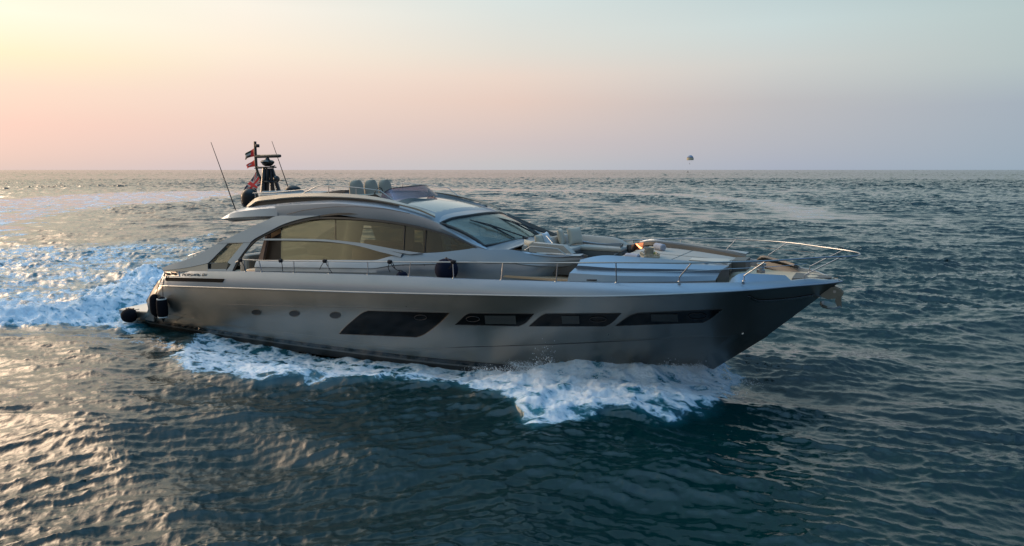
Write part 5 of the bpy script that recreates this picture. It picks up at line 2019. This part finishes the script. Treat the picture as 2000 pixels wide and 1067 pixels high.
# person at the helm ---------------------------------------------------
def person():
    hp = Vector((14.42, -.85, 3.02))
    th_ = thing('person', 'person in a dark cap and grey shirt seated at the helm behind the windshield', 'person', (hp.x, hp.y, hp.z - .12))
    import bmesh
    J = {'pel': (0, 0, .05, .15, .13), 'wai': (-.03, 0, .22, .14, .11), 'che': (-.02, 0, .42, .17, .12), 'nek': (.0, 0, .56, .06, .06), 'hea': (.02, 0, .64, .075, .075),
         'hed': (.03, 0, .74, .095, .09), 'top': (.02, 0, .83, .06, .06)}
    for s_, n_ in ((1, 'l'), (-1, 'r')):
        J.update({'sh' + n_: (-.01, .19 * s_, .50, .065, .065), 'el' + n_: (.10, .25 * s_, .24, .048, .048), 'wr' + n_: (.36, .17 * s_, .24, .032, .03), 'ha' + n_: (.42, .16 * s_, .25, .04, .022),
                  'hi' + n_: (.06, .10 * s_, .0, .10, .095), 'kn' + n_: (.48, .12 * s_, .02, .065, .065), 'an' + n_: (.52, .12 * s_, -.38, .042, .042), 'fo' + n_: (.66, .13 * s_, -.43, .045, .035)})
    E_ = [('pel', 'wai'), ('wai', 'che'), ('che', 'nek'), ('nek', 'hea'), ('hea', 'hed'), ('hed', 'top')]
    for n_ in 'lr':
        E_ += [('che', 'sh' + n_), ('sh' + n_, 'el' + n_), ('el' + n_, 'wr' + n_), ('wr' + n_, 'ha' + n_), ('pel', 'hi' + n_), ('hi' + n_, 'kn' + n_), ('kn' + n_, 'an' + n_), ('an' + n_, 'fo' + n_)]
        s_ = 1 if n_ == 'l' else -1
        for f in range(4):
            J['f%d' % f + n_] = (.49 - .012 * abs(f - 1.5), (.135 + .018 * f) * s_, .245, .010, .010)
            J['g%d' % f + n_] = (.52 - .012 * abs(f - 1.5), (.135 + .018 * f) * s_, .215, .009, .009)
            E_ += [('ha' + n_, 'f%d' % f + n_), ('f%d' % f + n_, 'g%d' % f + n_)]
        J['th' + n_] = (.44, .10 * s_, .25, .011, .011)
        E_ += [('ha' + n_, 'th' + n_)]
    names = list(J)
    me = bpy.data.meshes.new('body')
    me.from_pydata([Vector(J[k][:3]) + Vector((0, 0, .12)) for k in names], [(names.index(a), names.index(b)) for a, b in E_], [])
    ob = bpy.data.objects.new('body', me)
    COL.objects.link(ob)
    md = ob.modifiers.new('skin', 'SKIN')
    for i, k in enumerate(names):
        me.skin_vertices[0].data[i].radius = J[k][3:5]
    me.skin_vertices[0].data[names.index('pel')].use_root = True
    ob.modifiers.new('sub', 'SUBSURF').levels = 1
    dg = bpy.context.evaluated_depsgraph_get()
    m2 = bpy.data.meshes.new_from_object(ob.evaluated_get(dg))
    bpy.data.objects.remove(ob)
    m2.materials.clear()
    for m_ in (SKIN, SHIRT, TROUS):
        m2.materials.append(m_)
    for p in m2.polygons:
        z = p.center.z - .12
        p.use_smooth = True
        p.material_index = 2 if z < .10 and p.center.x < .6 and p.center.z < .2 else (1 if z < .55 and p.center.x < .30 else 0)
    b = bpy.data.objects.new('body', m2)
    COL.objects.link(b)
    b.parent = th_
    h0 = Vector(th_['_b']) + Vector((.03, 0, .86))
    q = MB()
    q.lathe(h0 + Vector((-.01, 0, .0)), [(.098, 0), (.10, .04), (.085, .085), (.05, .11), (.01, .118)], 20)
    q.box(h0 + Vector((.12, 0, .015)), (.12, .15, .015), bev=.005)
    q.build('cap', HAIR, th_)
    q = MB()
    q.box(h0 + Vector((.098, 0, -.055)), (.04, .024, .04), bev=.008)
    q.box(h0 + Vector((0, .098, -.05)), (.03, .014, .05), bev=.005)
    q.box(h0 + Vector((0, -.098, -.05)), (.03, .014, .05), bev=.005)
    q.box(h0 + Vector((.088, 0, -.095)), (.012, .04, .008))
    q.build('face', SKIN, th_)
    q = MB()
    q.box(h0 + Vector((.095, 0, -.025)), (.012, .13, .028), bev=.005)
    q.build('glasses', BLACK, th_)


person()

# ------------------------------------------------------------------ far off: parasail, its rider and the tow boat
D = 900.0
ps = thing('parasail', 'blue and yellow parasail canopy floating in the air above the horizon', 'parasail', ((1343 - 1000) / F * D, D, 11.0), world=True)
b0 = Vector(ps['_b'])
rad = 13.2 / F * D / 2
zc = 5.53 + (331.5 - 309.5) / F * D - 1.5


def canopy(a0, a1):
    q = MB()
    rws = []
    for k in range(7):
        e = a0 + (a1 - a0) * k / 6
        rws.append([(b0.x + rad * math.cos(e) * math.cos(t) * (1 + .03 * math.cos(8 * t)), b0.y + rad * math.cos(e) * math.sin(t), zc + rad * 1.15 * math.sin(e)) for t in np.linspace(0, 2 * math.pi, 33)[:-1]])
    q.grid(rws, wrap=True)
    return q


canopy(.55, 1.56).build('crown', mat('hazed_blue', (.20, .26, .36), .8), ps, solid=.05)  # canopy colours paled to paint in the haze of distance
canopy(.25, .55).build('middle_band', mat('hazed_dark', (.24, .22, .22), .8), ps, solid=.05)
canopy(-.25, .25).build('skirt', mat('hazed_yellow', (.50, .44, .30), .8), ps, solid=.05)
pr = Vector(((1342.3 - 1000) / F * D, D, 5.53 + (331.5 - 320.5) / F * D))
q = MB()
for t in np.linspace(0, 2 * math.pi, 13)[:-1]:
    q.tube([(b0.x + rad * .97 * math.cos(t), b0.y + rad * .97 * math.sin(t), zc - rad * .28), tuple(pr + Vector((0, 0, .8)))], .012, 3)
q.build('line', mat('thin_line', (.5, .5, .5), .8), ps)
pp = thing('person', 'tiny dark figure hanging below the parasail canopy', 'person', (pr.x, pr.y, pr.z - .8), world=True)
q = MB()
q.tube([pr + Vector((0, 0, -.8)), pr + Vector((.1, -.2, -.2)), pr + Vector((0, 0, 0)), pr + Vector((0, 0, .5)), pr + Vector((0, 0, .62))], [.12, .2, .28, .24, .08], 8)
q.lathe(pr + Vector((0, 0, .75)), [(.03, -.14), (.11, -.06), (.12, .03), (.05, .13)], 10)
q.tube([pr + Vector((-.25, 0, .45)), pr + Vector((-.3, 0, .9))], .06, 6)
q.tube([pr + Vector((.25, 0, .45)), pr + Vector((.3, 0, .9))], .06, 6)
q.build('body', mat('dark_figure', (.05, .05, .06), .8), pp)
D2 = 1150.0
bx0 = (1339.6 - 1000) / F * D2
tb = thing('tow_boat', 'tiny dark boat just below the horizon under the parasail', 'boat', (bx0, D2, 0), world=True)
q = MB()
hl_ = [(-3.6, 1.1), (2.0, 1.15), (3.6, .6), (4.6, 0)]
ringb = hl_ + [(x, -y) for x, y in reversed(hl_[:-1])]
nb = len(ringb)
rw = []
for sc, z in ((.7, -.3), (1.0, .9), (.93, .95)):
    rw.append([(bx0 + y * sc, D2 - x * (1 if z > 0 else .9), z) for x, y in ringb])
q.grid(rw, wrap=True)
q.f.append(tuple(2 * nb + k for k in range(nb)))
q.build('hull', mat('far_boat', (.10, .12, .15), .5), tb)
q = MB()
q.box((bx0, D2 + .5, 1.7), (1.7, 2.2, 1.5), bev=.2)
q.tube([(bx0, D2 + 2.5, .9), (bx0, D2 + 2.3, 4.2)], .12, 6)
q.build('cabin', mat('far_cabin', (.16, .17, .18), .5), tb)
# ------------------------------------------------------------------ spray thrown up by the bow and the stern
def spray():
    rg = np.random.default_rng(11)
    pts, sz = [], []

    def burst(n, cx, cy, cz, sx, sy, h, r0, r1, rot=0.0):
        a = rg.normal(size=(n, 2))
        x, y = a[:, 0] * sx, a[:, 1] * sy
        z = cz + np.abs(rg.normal(size=n)) * h * np.exp(-(a ** 2).sum(1) * .4)
        c, s = math.cos(rot), math.sin(rot)
        pts.append(np.stack([cx + x * c - y * s, cy + x * s + y * c, z], 1))
        sz.append(r0 + (r1 - r0) * rg.random(n) ** 3)

    # along the waterline where the bow sheet breaks
    for x, y, h, n in ((22.0, -.5, .20, 900), (21.4, -1.1, .26, 1300), (20.8, -1.7, .24, 1300), (20.1, -2.2, .26, 1300), (19.4, -2.6, .26, 1200), (18.7, -2.75, .50, 1500), (18.0, -2.9, .20, 800), (17.2, -3.1, .13, 500)):
        burst(n, x, y, .20, .34, .20, h * .8, .004, .013)
    for (a, b, n, h) in ((1430, 745, 500, .06), (1400, 765, 400, .06), (1112, 714, 700, .38)):
        p = P(a, b, z=.1)
        burst(n, p[0], p[1], .10, .30, .22, h, .004, .011)
    # feathery jets: drops strung along arcs thrown outwards from the hull
    for k in range(1000):
        x0 = 17.6 + 4.7 * rg.random() ** .8
        hb = float(np.interp(x0, [16, 17.3, 19, 20.5, 21.6, 22.4], [2.6, 2.42, 1.95, 1.35, .7, .05]))
        vo_, vz = rg.uniform(.5, 1.9), rg.uniform(.6, 2.1)
        va = rg.uniform(-1.0, .1)
        T_ = vz / 9.8 * 2.1
        n = int(rg.integers(14, 34))
        tt = np.sort(rg.random(n)) * T_
        g_ = .05 * tt / T_
        pts.append(np.stack([x0 + va * tt + rg.normal(size=n) * g_, -hb - .05 - vo_ * tt + rg.normal(size=n) * g_, .24 + vz * tt - 4.9 * tt ** 2 + rg.normal(size=n) * g_], 1))
        sz.append((.0088 - .0045 * tt / T_) * rg.uniform(.4, 1.4, size=n))
    for (a, b, n, h) in ((240, 600, 900, .22), (200, 600, 900, .25), (150, 590, 700, .25), (90, 598, 500, .2), (265, 560, 500, .2)):
        p = P(a, b, z=.3)
        burst(n, p[0], p[1], .35, .8, .6, h * .7, .006, .018)
    p = np.concatenate(pts)
    s = np.concatenate(sz)
    ok = ~((np.abs(p[:, 1]) < 1.2) & (p[:, 0] < 21) & (p[:, 0] > 1)) & (p[:, 2] < 1.4) & ~((p[:, 0] > -1.6) & (p[:, 0] < 3))
    p, s = p[ok], s[ok]
    n = len(p)
    octv = np.array([(1, 0, 0), (-1, 0, 0), (0, 1, 0), (0, -1, 0), (0, 0, 1.3), (0, 0, -1.3)], float)
    octf = np.array([(0, 2, 4), (2, 1, 4), (1, 3, 4), (3, 0, 4), (2, 0, 5), (1, 2, 5), (3, 1, 5), (0, 3, 5)])
    v = (p[:, None, :] + octv[None] * s[:, None, None] * (1 + .5 * rg.normal(size=(n, 1, 3)) * .5)).reshape(-1, 3)
    wv = np.stack([TX + v[:, 0] * CT + v[:, 1] * ST, TY - v[:, 0] * ST + v[:, 1] * CT, v[:, 2]], 1)
    f = (octf[None] + (np.arange(n) * 6)[:, None, None]).reshape(-1, 3)
    me = bpy.data.meshes.new('spray')
    me.from_pydata(wv.tolist(), [], f.tolist())
    me.polygons.foreach_set('use_smooth', [True] * len(me.polygons))
    m = mat('spray_drops', (.78, .84, .88), .35)
    me.materials.append(m)
    ob = bpy.data.objects.new('spray', me)
    COL.objects.link(ob)
    ob['kind'] = 'stuff'
    ob['label'] = 'white spray thrown up along the bow and behind the stern'
    ob['category'] = 'spray'


spray()
